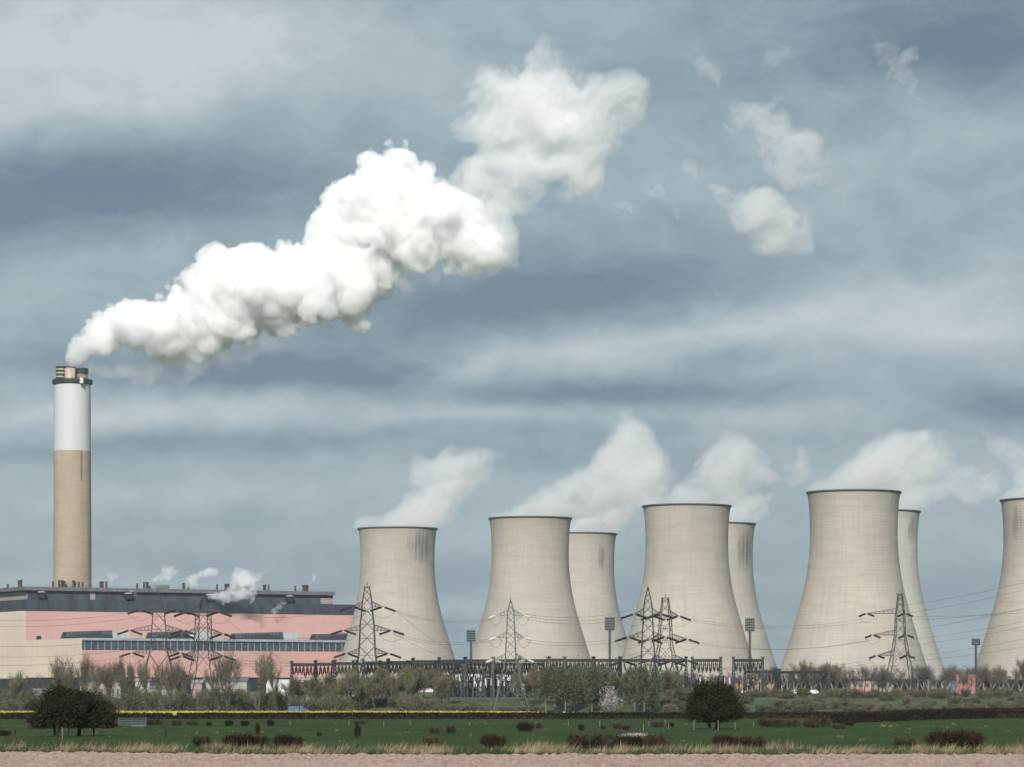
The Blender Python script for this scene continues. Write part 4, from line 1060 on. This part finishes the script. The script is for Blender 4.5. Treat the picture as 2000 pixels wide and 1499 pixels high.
for px, row, h_ in ((29, 1441, 17), (323, 1441, 18)):
    D = F * EYE / (row - HZ); g = G(px, D); H = h_ * D / F
    q = MB().tube([(0, 0, -.1), (.02, 0, H * .5), (-.03, .02, H * .9), (-.02, .02, H)], [.13, .12, .11, .07], 8)
    q.bar((.05, 0, H * .6), (.16, -.03, H * .8), .04, .02)
    o = q.build('stump_post', M_WOODD); o.location = g
    tag(o, f"thick dark stump post {'near the left edge of' if px < 100 else 'alone in'} the meadow" if px > 100 else 'thick dark stump post left of the thorn trees', 'post')
D = 402.0; a = G(232, D); b = G(285, D); L = b.x - a.x
o = empty('field_gate', a, 'galvanised field gate by the hedge right of the thorn trees', 'gate')
for x in (0, L): MB().bar((x, 0, -.1), (x, 0, 1.25), .07, .07, 8).build('post', M_GALV, o)
q = MB()
for z in (.18, .36, .56, .8, 1.08): q.bar((.06, 0, z), (L - .06, 0, z), .035, n=6)
for u in (.0, .48, 1): q.bar((.08 + u * (L - .16), -.03, .16), (.08 + u * (L - .16), -.03, 1.1), .035, n=6)
q.build('leaf', M_GALV, o)
MB().box((L * .48, -.5, .02), (L, -.2, .16)).bar((L * .48, -.35, .2), (L, -.35, .2), .05).build('trough', M_GALV, o)

# ------------------------------------------------------------------ low buildings and vehicles of the works
def shed(name, pxa, pxb, top, D, depth, wm, label, rm=None, pitch=0.0, openings=(), group=None, bottom=None):
    s = D / F; a = G(pxa, D); b = W(pxb, top, D); g0 = min(a.z, gz(b.x, D)); Wd = b.x - a.x; H = b.z - g0
    o = empty(name, (a.x, D, g0), label, 'building', group)
    MB().box((0, 0, -.3), (Wd, depth, H)).build('wall', wm, o)
    rm = rm or M_ROOF
    if pitch: MB().prism([(-.4, -.4, H + .01), (-.4, depth + .4, H + .01), (-.4, depth / 2, H + pitch)], (Wd + .8, 0, 0)).build('roof', rm, o)
    else: MB().box((-.25, -.25, H + .01), (Wd + .25, depth + .25, H + .45)).build('roof', rm, o)
    for (u0, u1, v0, v1, kind) in openings:
        w_ = MB().box((Wd * u0, -.12, H * v0), (Wd * u1, .05, H * v1)).build('door' if kind == 'door' else 'vent' if kind == 'vent' else 'window', M_GLASS if kind != 'vent' else M_SOOT, o)
        if kind == 'window': MB().box((Wd * u0 - .08, -.18, H * v0 - .16), (Wd * u1 + .08, .04, H * v0 - .01)).build('sill', M_GREYP, w_)
    return o
M_WSH = mat('white_sheeting', (.58, .58, .58), .6, .05, .3)
M_WSH2 = mat('dull_white_sheeting', (.42, .41, .40), .7, .12, .3)
M_PGREY = mat('pinkish_grey_wall', (.30, .245, .235), .8, .15, .25)
M_LGREY = mat('light_grey_wall', (.33, .32, .32), .8, .2, .2)
M_BRICK = mat('orange_brick', (.40, .26, .16), .85, .2, .4)
M_RED = mat('salmon_cladding', (.36, .15, .13), .75, .1, .2)
M_BLUE = mat('blue_container_paint', (.09, .14, .26), .6, .15, .5)
wn = [(u, u + .05, .45, .72, 'window') for u in (.08, .22, .36, .50, .64, .78, .90)]
shed('white_shed', 520, 566, 1327, 1500, 18, M_WSH, 'bright white shed with small round vents below the pink hall', M_SOOT, 0, [(.27, .31, .62, .72, 'vent'), (.47, .51, .62, .72, 'vent'), (.76, .80, .62, .72, 'vent'), (.1, .3, .0, .3, 'door')])
shed('long_shed', 568, 664, 1332, 1520, 14, M_PGREY, 'long pinkish-grey shed right of the white shed', M_GREYP, 2.0, wn)
shed('white_warehouse', 816, 955, 1312, 1640, 25, M_WSH, 'long white warehouse seen through the switchyard steelwork', M_GREYP, 0, [(.3, .36, 0, .4, 'door'), (.7, .76, 0, .4, 'door')])
shed('workshop', 395, 482, 1332, 1500, 20, M_LGREY, 'light grey workshop behind the bare trees, below the right pylon of the pair', M_ROOF, 2.5, wn)
shed('store_building', 352, 394, 1334, 1490, 16, M_PGREY, 'pinkish store building between the two pylons below the pink hall', M_GREYP, 1.5, wn[:4])
shed('store_building', 258, 292, 1331, 1500, 14, M_WSH2, 'pale narrow store building with a dark door under the bare trees', M_GREYP, 1.5, [(.55, .8, 0, .45, 'door'), (.2, .4, .6, .8, 'window')])
shed('store_building', 156, 236, 1331, 1510, 20, M_PGREY, 'low pale building below the corner of the cream wall', M_ROOF, 2.0, wn)
shed('store_building', 292, 352, 1346, 1490, 14, M_LGREY, 'lowest grey store building beneath the left pylon', M_ROOF, 1.5, wn[:5])
shed('glasshouse', 216, 266, 1366, 1440, 8, M_BLUE, 'bluish low glasshouse behind the thorn tree', M_PGREY, 1.0, wn[:5])
shed('glasshouse', 64, 100, 1349, 1470, 8, mat('bluish_sheet', (.26, .28, .34), .6, .1, .3), 'small bluish building between low bare trees at the far left', M_GREYP, 1.0, wn[:3])
shed('brick_building', 1372, 1516, 1326, 1665, 16, M_BRICK, 'long orange brick building behind the portal gantries', M_GREYP, 0, [(u, u + .035, v, v + .16, 'window') for u in np.arange(.04, .95, .075) for v in (.18, .6)])
shed('pink_plinth_building', 1662, 1745, 1330, 1650, 12, mat('sandy_pink_wall', (.40, .30, .245), .85, .12, .3), 'low sandy pink building at the foot of the largest tower', M_SOOT, 0, wn)
rb_ = shed('red_block', 1867, 1905, 1319.5, 1570, 12, M_RED, 'salmon red block on the bank between the two rightmost towers', M_RED, 0, [(.55, .78, 0, .22, 'door')])
MB().box((-2.2, .5, -.2), (-.05, 4, 6.5)).build('annex', M_BLUE, rb_)
for px0, px1, lab in ((563, 584, 'left of the two blue containers below the white shed'), (585.5, 603, 'right of the two blue containers below the white shed')):
    a = G(px0, 1292); Wd = (px1 - px0) / F * 1292
    o = empty('container', (a.x, 1292, a.z), lab, 'container')
    q = MB().box((0, 0, .1), (Wd, 2.4, 2.5)); q.build('body', M_BLUE, o)
    q = MB()
    for i in range(12): q.box((Wd * (i + .2) / 12, -.06, .2), (Wd * (i + .6) / 12, -.005, 2.4))
    q.build('ribs', M_BLUE, o); MB().box((Wd * .02, -.09, .3), (Wd * .2, -.062, 2.3)).build('door', M_BLUE, o)
for i, px in enumerate((686, 700, 716, 731)):
    a = G(px, 1398); o = empty('site_cabin', a, f'small white site cabin in the thicket, {("first", "second", "third", "fourth")[i]} from the left', 'cabin', 'white site cabins')
    MB().box((0, 0, .2), (2.6, 2.4, 2.6)).build('body', M_WSH2, o); MB().box((-.1, -.1, 2.61), (2.7, 2.5, 2.75)).build('roof', M_GREYP, o)
    MB().box((.3, -.04, 1.1), (1.1, .02, 2.0)).build('window', M_GLASS, o); MB().box((1.5, -.05, .25), (2.2, .02, 2.2)).build('door', M_ROOF, o)
M_TYRE = mat('tyre', (.02, .02, .02), .9, .1, 3)
def vehicle(px, D, col, van, label, name):
    a = G(px, D); o = empty(name, a, label, 'van' if van else 'car', 'vehicles parked on the bank')
    bm_ = mat('car_paint', col, .35, .03, .5, spec=.5)
    h1, L = (2.1, 4.9) if van else (1.42, 4.2)
    prof = [(0, .35), (L, .35), (L, .95), (L - .25, 1.0), (L - 1.0, h1), (.15, h1), (0, h1 - .3)] if van else [(0, .35), (L, .35), (L, .78), (L - 1.0, .9), (L - 1.6, h1), (1.0, h1), (.25, .95), (0, .9)]
    MB().prism([(x, 0, z) for x, z in prof], (0, 1.75, 0)).build('body', bm_, o)
    MB().prism([(L - 1.75, -.02, 1.0), (L - 1.15, -.02, 1.0), (L - 1.45, -.02, h1 - .15), (L - 1.75, -.02, h1 - .15)], (0, .02, 0)).build('window', M_GLASS, o)
    if not van: MB().prism([(.85, -.02, .95), (2.2, -.02, .95), (2.2, -.02, h1 - .1), (1.15, -.02, h1 - .1)], (0, .02, 0)).build('window', M_GLASS, o)
    for x in (.8, L - .9):
        q = MB().bar((x, -.03, .32), (x, .2, .32), .32, n=14); q.build('wheel', M_TYRE, o)
for px, c, v, lab in ((1430, (.7, .7, .7), 0, 'white car below the left end of the orange brick building'), (1448, (.66, .66, .68), 1, 'white van below the middle of the orange brick building'), (1464, (.30, .32, .36), 0, 'grey car between two white vans below the brick building'), (1479, (.7, .7, .7), 1, 'rightmost white van below the brick building'),
                   (1541, (.7, .7, .71), 1, 'white van left of the row under the bare trees'), (1556, (.68, .68, .68), 0, 'white car second in the row under the bare trees'), (1570, (.55, .30, .16), 0, 'orange-brown car in the row under the bare trees'), (1581, (.72, .72, .72), 1, 'white van at the right end of the row under the bare trees')):
    vehicle(px, 1565, c, v, lab, 'parked_van' if v else 'parked_car')
# ------------------------------------------------------------------ steam: closed hulls of even droplet density, denser hulls nested inside
_lat = np.random.default_rng(11).random((64, 64, 64)).astype(np.float32)
def vnoise(x, y, z):
    xi = np.floor(x).astype(np.int32); yi = np.floor(y).astype(np.int32); zi = np.floor(z).astype(np.int32)
    fx = x - xi; fy = y - yi; fz = z - zi
    fx = fx*fx*(3-2*fx); fy = fy*fy*(3-2*fy); fz = fz*fz*(3-2*fz)
    a0, b0, c0 = xi & 63, yi & 63, zi & 63; a1, b1, c1 = (xi+1) & 63, (yi+1) & 63, (zi+1) & 63
    L = _lat
    x00 = L[a0,b0,c0]*(1-fx)+L[a1,b0,c0]*fx; x10 = L[a0,b1,c0]*(1-fx)+L[a1,b1,c0]*fx
    x01 = L[a0,b0,c1]*(1-fx)+L[a1,b0,c1]*fx; x11 = L[a0,b1,c1]*(1-fx)+L[a1,b1,c1]*fx
    return (x00*(1-fy)+x10*fy)*(1-fz)+(x01*(1-fy)+x11*fy)*fz
def fbm(x, y, z, s, octv, seed, pers=.55):
    o = 0; a = .5; tot = 0
    for k in range(octv):
        q = seed * 7.31 + k * 13.7
        o = o + a * vnoise(x / s + q, y / s + q * 1.7, z / s + q * .6); tot += a; a *= pers; s *= .5
    return o / tot * 2 - 1

_vm = {}
def steam_mat(sig, col=(1, 1, 1), veil=0.0):
    key = (round(sig, 5), col, veil)
    if key in _vm: return _vm[key]
    m = bpy.data.materials.new('steam'); m.use_nodes = True
    t = NT(m.node_tree); t.N.clear(); o = t.n('ShaderNodeOutputMaterial')
    v = t.n('ShaderNodeVolumeScatter', ins={'Color': col + (1,), 'Density': sig, 'Anisotropy': 0.0})
    t.L.new(v.outputs[0], o.inputs['Volume'])
    if veil:
        a = t.n('ShaderNodeBsdfTransparent'); b = t.n('ShaderNodeBsdfDiffuse', ins={'Color': (.9, .9, .9, 1)})
        x = t.n('ShaderNodeMixShader', ins={0: veil, 1: a.outputs[0], 2: b.outputs[0]})
        t.L.new(x.outputs[0], o.inputs['Surface'])
    _vm[key] = m
    return m

def iso_mesh(name, val, org, vox, iso, m, parent=None, smooth_=True):
    a = -val.astype(np.float32)
    for ax in range(3):
        sl = [slice(None)]*3; sl[ax] = 0; a[tuple(sl)] = 9.0; sl[ax] = -1; a[tuple(sl)] = 9.0
    g = openvdb.FloatGrid(9.0); g.copyFromArray(a)
    P, Q = g.convertToQuads(-iso)
    if len(Q) < 8: return None
    P = np.asarray(P, dtype=np.float64); Q = np.asarray(Q, dtype=np.int32)
    P = P * vox + org
    c = P.mean(0); A = P[Q[:,0]]-c; B = P[Q[:,1]]-c; C = P[Q[:,2]]-c; D_ = P[Q[:,3]]-c
    vol = np.einsum('ij,ij->i', A, np.cross(B, C)).sum() + np.einsum('ij,ij->i', A, np.cross(C, D_)).sum()
    if vol < 0: Q = Q[:, ::-1].copy()
    return mesh_np(name, P, Q, m, parent, smooth_)

def puffs_world(D, puffs, depth=1.0, seed=1):
    r_ = random.Random(seed); s = D / F; o = []
    for p in puffs:
        px, py, r = p[:3]; w_ = p[3] if len(p) > 3 else 1.0; dy = p[4] if len(p) > 4 else r_.uniform(-.35, .35) * r * s * depth
        q = W(px, py, D); o.append((q.x, D + dy, q.z, r * s, w_))
    return o

def grid_for(P, pad, vox):
    P = np.array(P)
    lo = (P[:, :3] - P[:, 3:4]).min(0) - pad; hi = (P[:, :3] + P[:, 3:4]).max(0) + pad
    n = np.ceil((hi - lo) / vox).astype(int) + 1
    return lo, [lo[k] + vox * np.arange(n[k], dtype=np.float32) for k in range(3)]

LVL = (.03, .08, .15, .24, .34, .45, .57, .70, .85)
def soft_steam(name, label, cat, D, puffs, vox, S, gain, thr, sig, seed, group=None, clip=None, clip_z=0.0, col=(1,1,1), veil=.02, flat=1.0, warp=1.0, soft=1.6, skin=2, lvl=LVL):
    """torn steam: a union of soft puffs, stirred and eaten away by turbulence, kept as nested hulls of rising density"""
    P = puffs_world(D, puffs, seed=seed)
    Q = np.array(P); pad = S * .7
    lo = (Q[:, :3] - Q[:, 3:4] * 1.2).min(0) - pad; hi = (Q[:, :3] + Q[:, 3:4] * 1.2).max(0) + pad
    ax, ay, az = [np.arange(lo[k], hi[k], vox, dtype=np.float32) for k in range(3)]
    x, y, z = np.meshgrid(ax, ay, az, indexing='ij')
    ca, sa = math.cos(R(35)), math.sin(R(35)); u = (x * ca + z * sa) / 1.25; v = -x * sa + z * ca
    wk = warp if clip is None else warp * np.clip((z - clip_z) / 40.0, 0, 1)
    w1 = fbm(u, y, v, S * 1.3, 3, seed + 1) * S * 1.1 * wk; w2 = fbm(u, y, v, S * 1.3, 3, seed + 2) * S * 1.1 * wk
    if clip is None:                                # keep the cloud where it was put: no mean drift
        near = np.zeros(x.shape, dtype=bool)
        for (cx, cy, cz, r, w_) in P: near |= (x - cx)**2 + (y - cy)**2 + (z - cz)**2 < r * r
        w1 = w1 - w1[near].mean(); w2 = w2 - w2[near].mean()
    keep = np.ones_like(x)
    for (cx, cy, cz, r, w_) in P:
        keep *= 1 - w_ * np.exp(-((x + w1 - cx)**2 + ((y - cy) * flat)**2 + (z + w2 - cz)**2) / (r * r) * soft)
    env = 1 - keep
    n = np.clip(fbm(u + w1 * .6, y, v + w2 * .6, S * .8, 6, seed + 4, .72) * 4.0, -2, 2)
    val = env * 1.25 + gain * n * np.clip(env * 2.2, 0, 1) - thr
    if clip is not None: val = np.where(clip(x, y, z), val, -1.0)
    base = None; had = 0.0
    for k, th in enumerate(lvl):
        nxt = lvl[k + 1] if k + 1 < len(lvl) else 1.05
        want = sig * (th + nxt) / 2
        o = iso_mesh(name if base is None else 'dense_core', val, np.array([ax[0], ay[0], az[0]]), vox, th, steam_mat(want - had, col, veil if k == skin else 0.0))
        if o is None: continue
        had = want
        if base is None: base = o
        else: o.parent = base
    if base and label: tag(base, label, cat, group)
    return base

def billow_steam(name, label, cat, D, puffs, vox, seed, sig=.3, group=None, depth=1.0, rmin=1.6):
    r_ = random.Random(seed)
    P = puffs_world(D, puffs, depth, seed)
    allp = list(P); lvl = P
    for gen, (cnt, fr) in enumerate(((20, (.26, .44)), (10, (.28, .5)), (7, (.3, .5)))):
        nxt = []
        for (cx, cy, cz, r, w_) in lvl:
            for _ in range(cnt):
                d = Vector((r_.gauss(0,1), r_.gauss(0,1), r_.gauss(0,1))).normalized()
                rr = r * r_.uniform(*fr)
                if rr < rmin: continue
                q = (cx + d.x*r*.82, cy + d.y*r*.82, cz + d.z*r*.82)
                if cy + d.y*r > D + 25: continue
                bad = False
                for (ox, oy, oz, orr, _w) in P:       # buried in a big puff
                    if (q[0]-ox)**2 + (q[1]-oy)**2 + (q[2]-oz)**2 < (orr*.78)**2: bad = True; break
                if not bad: nxt.append((q[0], q[1], q[2], rr, w_))
        allp += nxt; lvl = nxt
    org, (ax, ay, az) = grid_for(P, max(p[3] for p in P) * .5 + 3 * vox, vox)
    fld = np.full((len(ax), len(ay), len(az)), -6.0, dtype=np.float32)
    for (cx, cy, cz, r, w_) in allp:
        sl = []
        for a, c in ((ax, cx), (ay, cy), (az, cz)):
            i0 = max(0, int((c - r - 5 - a[0]) / vox)); i1 = min(len(a), int((c + r + 5 - a[0]) / vox) + 2)
            sl.append(slice(i0, i1))
        if any(s.stop <= s.start for s in sl): continue
        x = ax[sl[0]][:, None, None]; y = ay[sl[1]][None, :, None]; z = az[sl[2]][None, None, :]
        dd = r - np.sqrt((x-cx)**2 + (y-cy)**2 + (z-cz)**2)
        sub = fld[sl[0], sl[1], sl[2]]
        np.maximum(sub, dd, out=sub)
    x, y, z = np.meshgrid(ax, ay, az, indexing='ij')
    big = fbm(x, y, z, 34, 3, seed + 2); mid = np.abs(fbm(x, y, z, 15, 4, seed)); fine = np.abs(fbm(x, y, z, 6.5, 3, seed + 7))
    fld = fld + (big * 11.0 + mid * 13.0 - 3.6 + fine * 5.0) * np.clip((fld + 5.0) / 4.2, 0, 1)
    o = iso_mesh(name, fld, org, vox, 0.0, steam_mat(.08, (1,1,1), .03))
    tag(o, label, cat, group)
    iso_mesh('dense_core', fld, org, vox, 1.8, steam_mat(.08), o)
    iso_mesh('dense_core', fld, org, vox, 6.0, steam_mat(.14), o)
    return o

MAIN = [(140,706,9),(146,696,14),(156,684,20),(172,668,27),(196,652,36),(228,640,44),(262,632,50),(300,630,56),(330,642,58),(350,606,50),(392,618,68),
 (430,566,66),(455,600,72),(505,560,66),(540,575,72),(580,550,66),(625,565,72),(668,575,62),(690,560,60),(640,470,48),(690,440,68),(700,395,58),(745,370,68),(786,334,50),
 (770,440,80),(835,420,66),(815,490,50),(720,510,70),(800,370,62),(860,395,42),(560,500,26),(420,512,30),(345,568,26),(895,430,46),(925,482,42),(890,480,44),(955,490,28)]
pl = billow_steam('steam_plume', 'thick billowing white steam plume rising rightward from the tall chimney', 'steam plume', 2419, MAIN, 1.25, 5)
# the plume's thinning right end
TAIL = [(975,500,30,.9),(1000,420,26,.8),(985,395,30,.6),(840,400,60,.9),(880,430,62,.95),(905,480,62,1),(950,490,48,.95),(978,458,38,.9),(930,400,52,.6),(965,390,44,.55),(860,510,50,.8),(800,530,46,.7),(988,420,28,.75),(915,520,44,.7),(970,500,36,.8),(900,370,44,.45)]
soft_steam('dispersing_tail', None, None, 2419, TAIL, 1.4, 24, .46, .40, .075, 9).parent = pl
D_ = 2440
soft_steam('steam_puff', 'large ragged white steam cloud torn off above the end of the plume', 'steam cloud', D_, [(953,160,66,.92),(1008,162,72,.97),(1063,182,78,.97),(1113,190,66,.88),(933,215,66,.85),(988,239,70,.78),(1163,200,66,.76),(1203,190,52,.7),(1233,192,40,.7),(1133,284,72,.85),(1088,314,50,.6),(1168,284,44,.6),
 (968,284,54,.55),(1028,294,58,.48),(1008,349,62,.62),(948,344,48,.45),(1068,349,58,.68),(1120,359,44,.78),(1136,392,28,.75),(973,399,50,.6),(938,364,50,.62),(913,254,38,.6),(1018,399,46,.6),(958,414,44,.6),(1028,200,80,.9),(1108,244,60,.8)], 1.35, 31, .52, .46, .080, 5)
soft_steam('steam_puff', 'curved ragged wisp of steam with a hollow middle at the upper right', 'steam cloud', D_, [(1430,250,34,.55),(1460,232,38,.65),(1500,240,46,.8),(1528,222,36,.8),(1548,265,44,.85),(1572,300,38,.8),(1588,320,30,.72),(1542,308,38,.65),(1560,340,30,.6),(1584,348,24,.6),(1418,275,26,.42),(1495,280,32,.5)], 1.3, 24, .55, .44, .044, 23)
soft_steam('steam_puff', 'small compact white steam cloud with a tail to its upper left, at the right', 'steam cloud', D_, [(1480,420,40,.95),(1505,435,46,1),(1520,460,38,.95),(1540,450,38,.9),(1507,478,30,.85),(1450,410,34,.7),(1425,392,24,.6),(1408,384,18,.55),(1555,470,22,.75),(1560,420,40,.32)], 1.3, 22, .50, .42, .056, 31)
soft_steam('steam_puff', 'tiny faint steam wisp slanting downward near the top', 'steam cloud', D_, [(1368,122,20,.55),(1385,138,26,.68),(1398,152,18,.6),(1375,140,20,.42)], 1.0, 13, .42, .34, .05, 41)
soft_steam('steam_puff', 'faintest steam smudge near the top right of the middle', 'steam cloud', D_, [(1520,102,26,.5),(1524,120,20,.45)], 1.1, 15, .35, .32, .035, 43)
soft_steam('steam_puff', 'thin steam streak curving down at the top right', 'steam cloud', D_, [(1702,78,20,.5),(1725,86,20,.58),(1745,105,26,.72),(1758,118,20,.72),(1738,135,18,.52),(1766,150,20,.58),(1775,175,18,.58),(1780,200,16,.5)], 1.0, 15, .42, .36, .045, 47)
for px, py, k in ((1270,368,51),(1312,398,53),(1220,402,55),(1345,328,57)):
    soft_steam('steam_wisp', {51: 'tiny steam scrap, upper one of the faint scraps right of the big cloud', 53: 'tiny hooked steam scrap below the faint upper one', 55: 'leftmost tiny steam scrap in mid sky', 57: 'rightmost tiny steam scrap in mid sky, under the curved wisp'}[k], 'steam cloud', D_,
               [(px - 8, py - 6, 16, .55), (px + 6, py + 4, 16, .6), (px + 12, py + 18, 12, .5)], .9, 10, .45, .36, .04, k)
# grey-green smoke drifting low from the right-hand flue
soft_steam('smoke_trail', 'thin grey smoke trailing low from the right flue beneath the white plume', 'smoke', 2425, [(166,719,9,1),(180,716,15,1),(205,716,20,.95),(235,715,27,.92),(270,714,31,.9),(310,714,34,.88),(350,710,38,.82),(395,704,40,.78),(440,698,40,.7),(480,688,38,.6),(530,674,36,.5),(300,732,26,.55),(380,726,28,.5),(240,730,18,.5)],
           1.2, 18, .28, .26, .05, 61, col=(.74,.76,.72))

# steam of the cooling towers
def tower_clip(i):
    c, rt0, Ht, D, g0 = TOWERS[i]; top = g0 + Ht
    return lambda x, y, z: (z > top + .2) | (((x - c.x)**2 + (y - D)**2 < (rt0 - 1.2)**2) & (z > top - 4))
def tsteam(i, px, top, hw, extra, seed, label):
    mouth = [(px + hw * u, top - 1 - 5 * (u + 1), 14 + 9 * (u + 1), 1.0) for u in (-.95, -.85, -.72, -.56, -.38, -.2, 0, .2, .4, .58, .74, .86)]
    soft_steam('tower_steam', label, 'steam', TW[i][3], mouth + [(a, b, r * .92, w_ * .93) for a, b, r, w_ in extra], 1.3, 25, .50, .38, .055, seed, 'steam drifting from the cooling towers', tower_clip(i), TOWERS[i][4] + TOWERS[i][2], flat=.6, warp=.9, soft=1.35)
tsteam(0, 776, 1033, 77, [(780,1014,28,1),(805,1002,34,1),(835,988,38,.95),(862,966,40,.88),(885,940,42,.85),(905,918,40,.75),(935,925,38,.65),(955,948,30,.5),(830,1012,36,.9),(868,1002,36,.6),(905,970,38,.5),(925,890,28,.35),(960,905,30,.3),(895,1005,34,.35)], 71, 'white steam leaning right from the leftmost cooling tower')
tsteam(1, 1035, 1013, 81, [(1020,1000,24,1),(1045,990,34,1),(1075,975,42,1),(1110,962,48,1),(1145,950,52,1),(1110,988,42,1),(1150,978,46,.95),(1182,930,54,.85),(1215,900,52,.78),(1240,882,50,.68),(1262,915,48,.58),(1290,945,44,.38),(1215,856,38,.40),(1205,830,26,.24),(1235,950,50,.52),(1070,945,24,.4)], 73, 'broad white steam rising from the second cooling tower')
tsteam(2, 1129.5, 1043, 74, [(1150,1020,40,.95),(1190,1005,44,.85),(1220,985,44,.7),(1250,960,44,.58),(1280,940,40,.42),(1230,1010,30,.5),(1185,975,40,.6)], 75, 'steam of the rear tower merging behind the second tower plume')
tsteam(3, 1341, 989, 86, [(1330,972,26,1),(1355,962,38,1),(1385,946,46,1),(1405,920,46,.95),(1435,902,46,.88),(1395,890,34,.55),(1462,882,42,.62),(1490,905,40,.5),(1392,858,28,.42),(1430,945,46,.95),(1460,925,44,.75),(1500,870,30,.36),(1520,930,38,.32)], 77, 'white steam cone leaning right from the middle cooling tower')
tsteam(4, 1395, 1024, 79, [(1425,1002,40,.95),(1455,985,40,.9),(1480,965,38,.7),(1505,950,38,.55),(1540,930,40,.4),(1575,915,36,.32),(1490,1000,26,.4)], 79, 'small steam of the rear tower right of the middle one')
tsteam(5, 1667, 962, 91, [(1640,950,24,1),(1662,940,36,1),(1692,926,46,1),(1722,905,50,1),(1748,890,50,.98),(1772,880,48,.92),(1800,882,42,.8),(1818,856,26,.62),(1800,918,44,.88),(1765,930,50,1),(1835,905,38,.52),(1860,925,40,.35)], 81, 'thick white steam of the largest cooling tower')
tsteam(6, 1713, 1000, 83, [(1770,978,36,.95),(1800,965,40,.85),(1830,948,40,.65),(1862,932,40,.48),(1895,918,40,.4),(1920,945,44,.36),(1880,965,34,.4),(1950,930,40,.28)], 83, 'thin steam of the rear tower right of the largest one')
tsteam(7, 2043, 977, 88, [(2000,962,30,.95),(2040,945,40,.95),(1992,925,30,.5),(1970,890,30,.48),(1952,862,28,.58),(1940,848,22,.45),(2000,890,30,.42),(2030,910,40,.6)], 85, 'steam of the tower cut off by the right edge with a curl to its left')

# small steam leaks on and above the boiler house roof
LK = (.05, .15, .30, .50, .75)
def leak(px, py, puffs, seed, label, d=0):
    q = CUP + E1 * along(px); D = q.y + 6 + d
    soft_steam('steam_leak', label, 'steam', D, [(px + a, py + b, r * 1.2, min(1, w_ * 1.15)) for a, b, r, w_ in puffs], .6, 6.0, .45, .36, .24, seed, 'small steam leaks on the boiler house', lvl=LK, skin=1)
UPR = [(0,0,5,.95),(6,-5,8,.95),(14,-9,9,.9),(24,-14,10,.8),(34,-17,10,.6),(42,-24,8,.5)]
leak(178, 1136, [(0,0,5,.9),(8,-2,6,.7),(16,-4,6,.45)], 91, 'tiny steam leak beside the foot of the chimney')
leak(214, 1134, [(0,4,4,1),(1,-3,6,1),(0,-9,5,.8),(10,-8,6,.5),(20,-8,8,.35)], 92, 'narrow upright steam leak between the roof vents right of the chimney')
leak(301, 1134, UPR, 93, 'slanting steam leak above the roof, left of the middle')
leak(372, 1137, UPR + [(50,-16,9,.5),(30,-26,8,.4)], 94, 'wide steam leak above the middle of the roof')
leak(452, 1140, [(0,0,8,1),(10,-8,12,1),(20,-12,13,.95),(28,-6,13,.9),(40,-8,11,.7),(48,-14,9,.6),(62,-16,9,.5),(70,-24,8,.35)], 95, 'biggest steam leak above the roof right of the middle')
leak(604, 1138, [(0,0,4,1),(5,-6,5,.9),(10,-10,5,.6),(14,-4,7,.45)], 96, 'short steam leak at the right end of the roof')
leak(420, 1168, [(-6,2,5,.7),(0,0,7,1),(10,-2,9,1),(24,-4,10,1),(38,-8,12,1),(54,-10,12,.95),(66,-14,11,.8),(72,4,8,.6)], 97, 'white steam drifting across the dark top storey', -14)
leak(534, 1192, [(0,0,6,.7),(10,-6,8,.6),(20,-14,7,.45),(22,-22,5,.4)], 98, 'faint steam wisp over the slate band', -14)
leak(252, 1158, [(0,0,4,.7),(12,4,5,.6),(24,8,5,.5),(34,12,4,.35)], 99, 'thin steam streak sinking from a discharge hood', -14)

# ------------------------------------------------------------------ air
hm = bpy.data.materials.new('haze'); hm.use_nodes = True
t = NT(hm.node_tree); t.N.clear(); ho = t.n('ShaderNodeOutputMaterial')
pv = t.n('ShaderNodeVolumePrincipled', ins={'Color': (.86, .91, 1.0, 1), 'Density': 3.0e-5, 'Anisotropy': 0.0})
pv.inputs['Density Attribute'].default_value = ''; pv.inputs['Temperature Attribute'].default_value = ''
t.L.new(pv.outputs[0], ho.inputs['Volume'])
tag(MB().box((-9100, -450, -8), (9100, 12200, 640)).build('haze', hm), 'thin pale air over the whole plain', 'haze', kind='stuff')
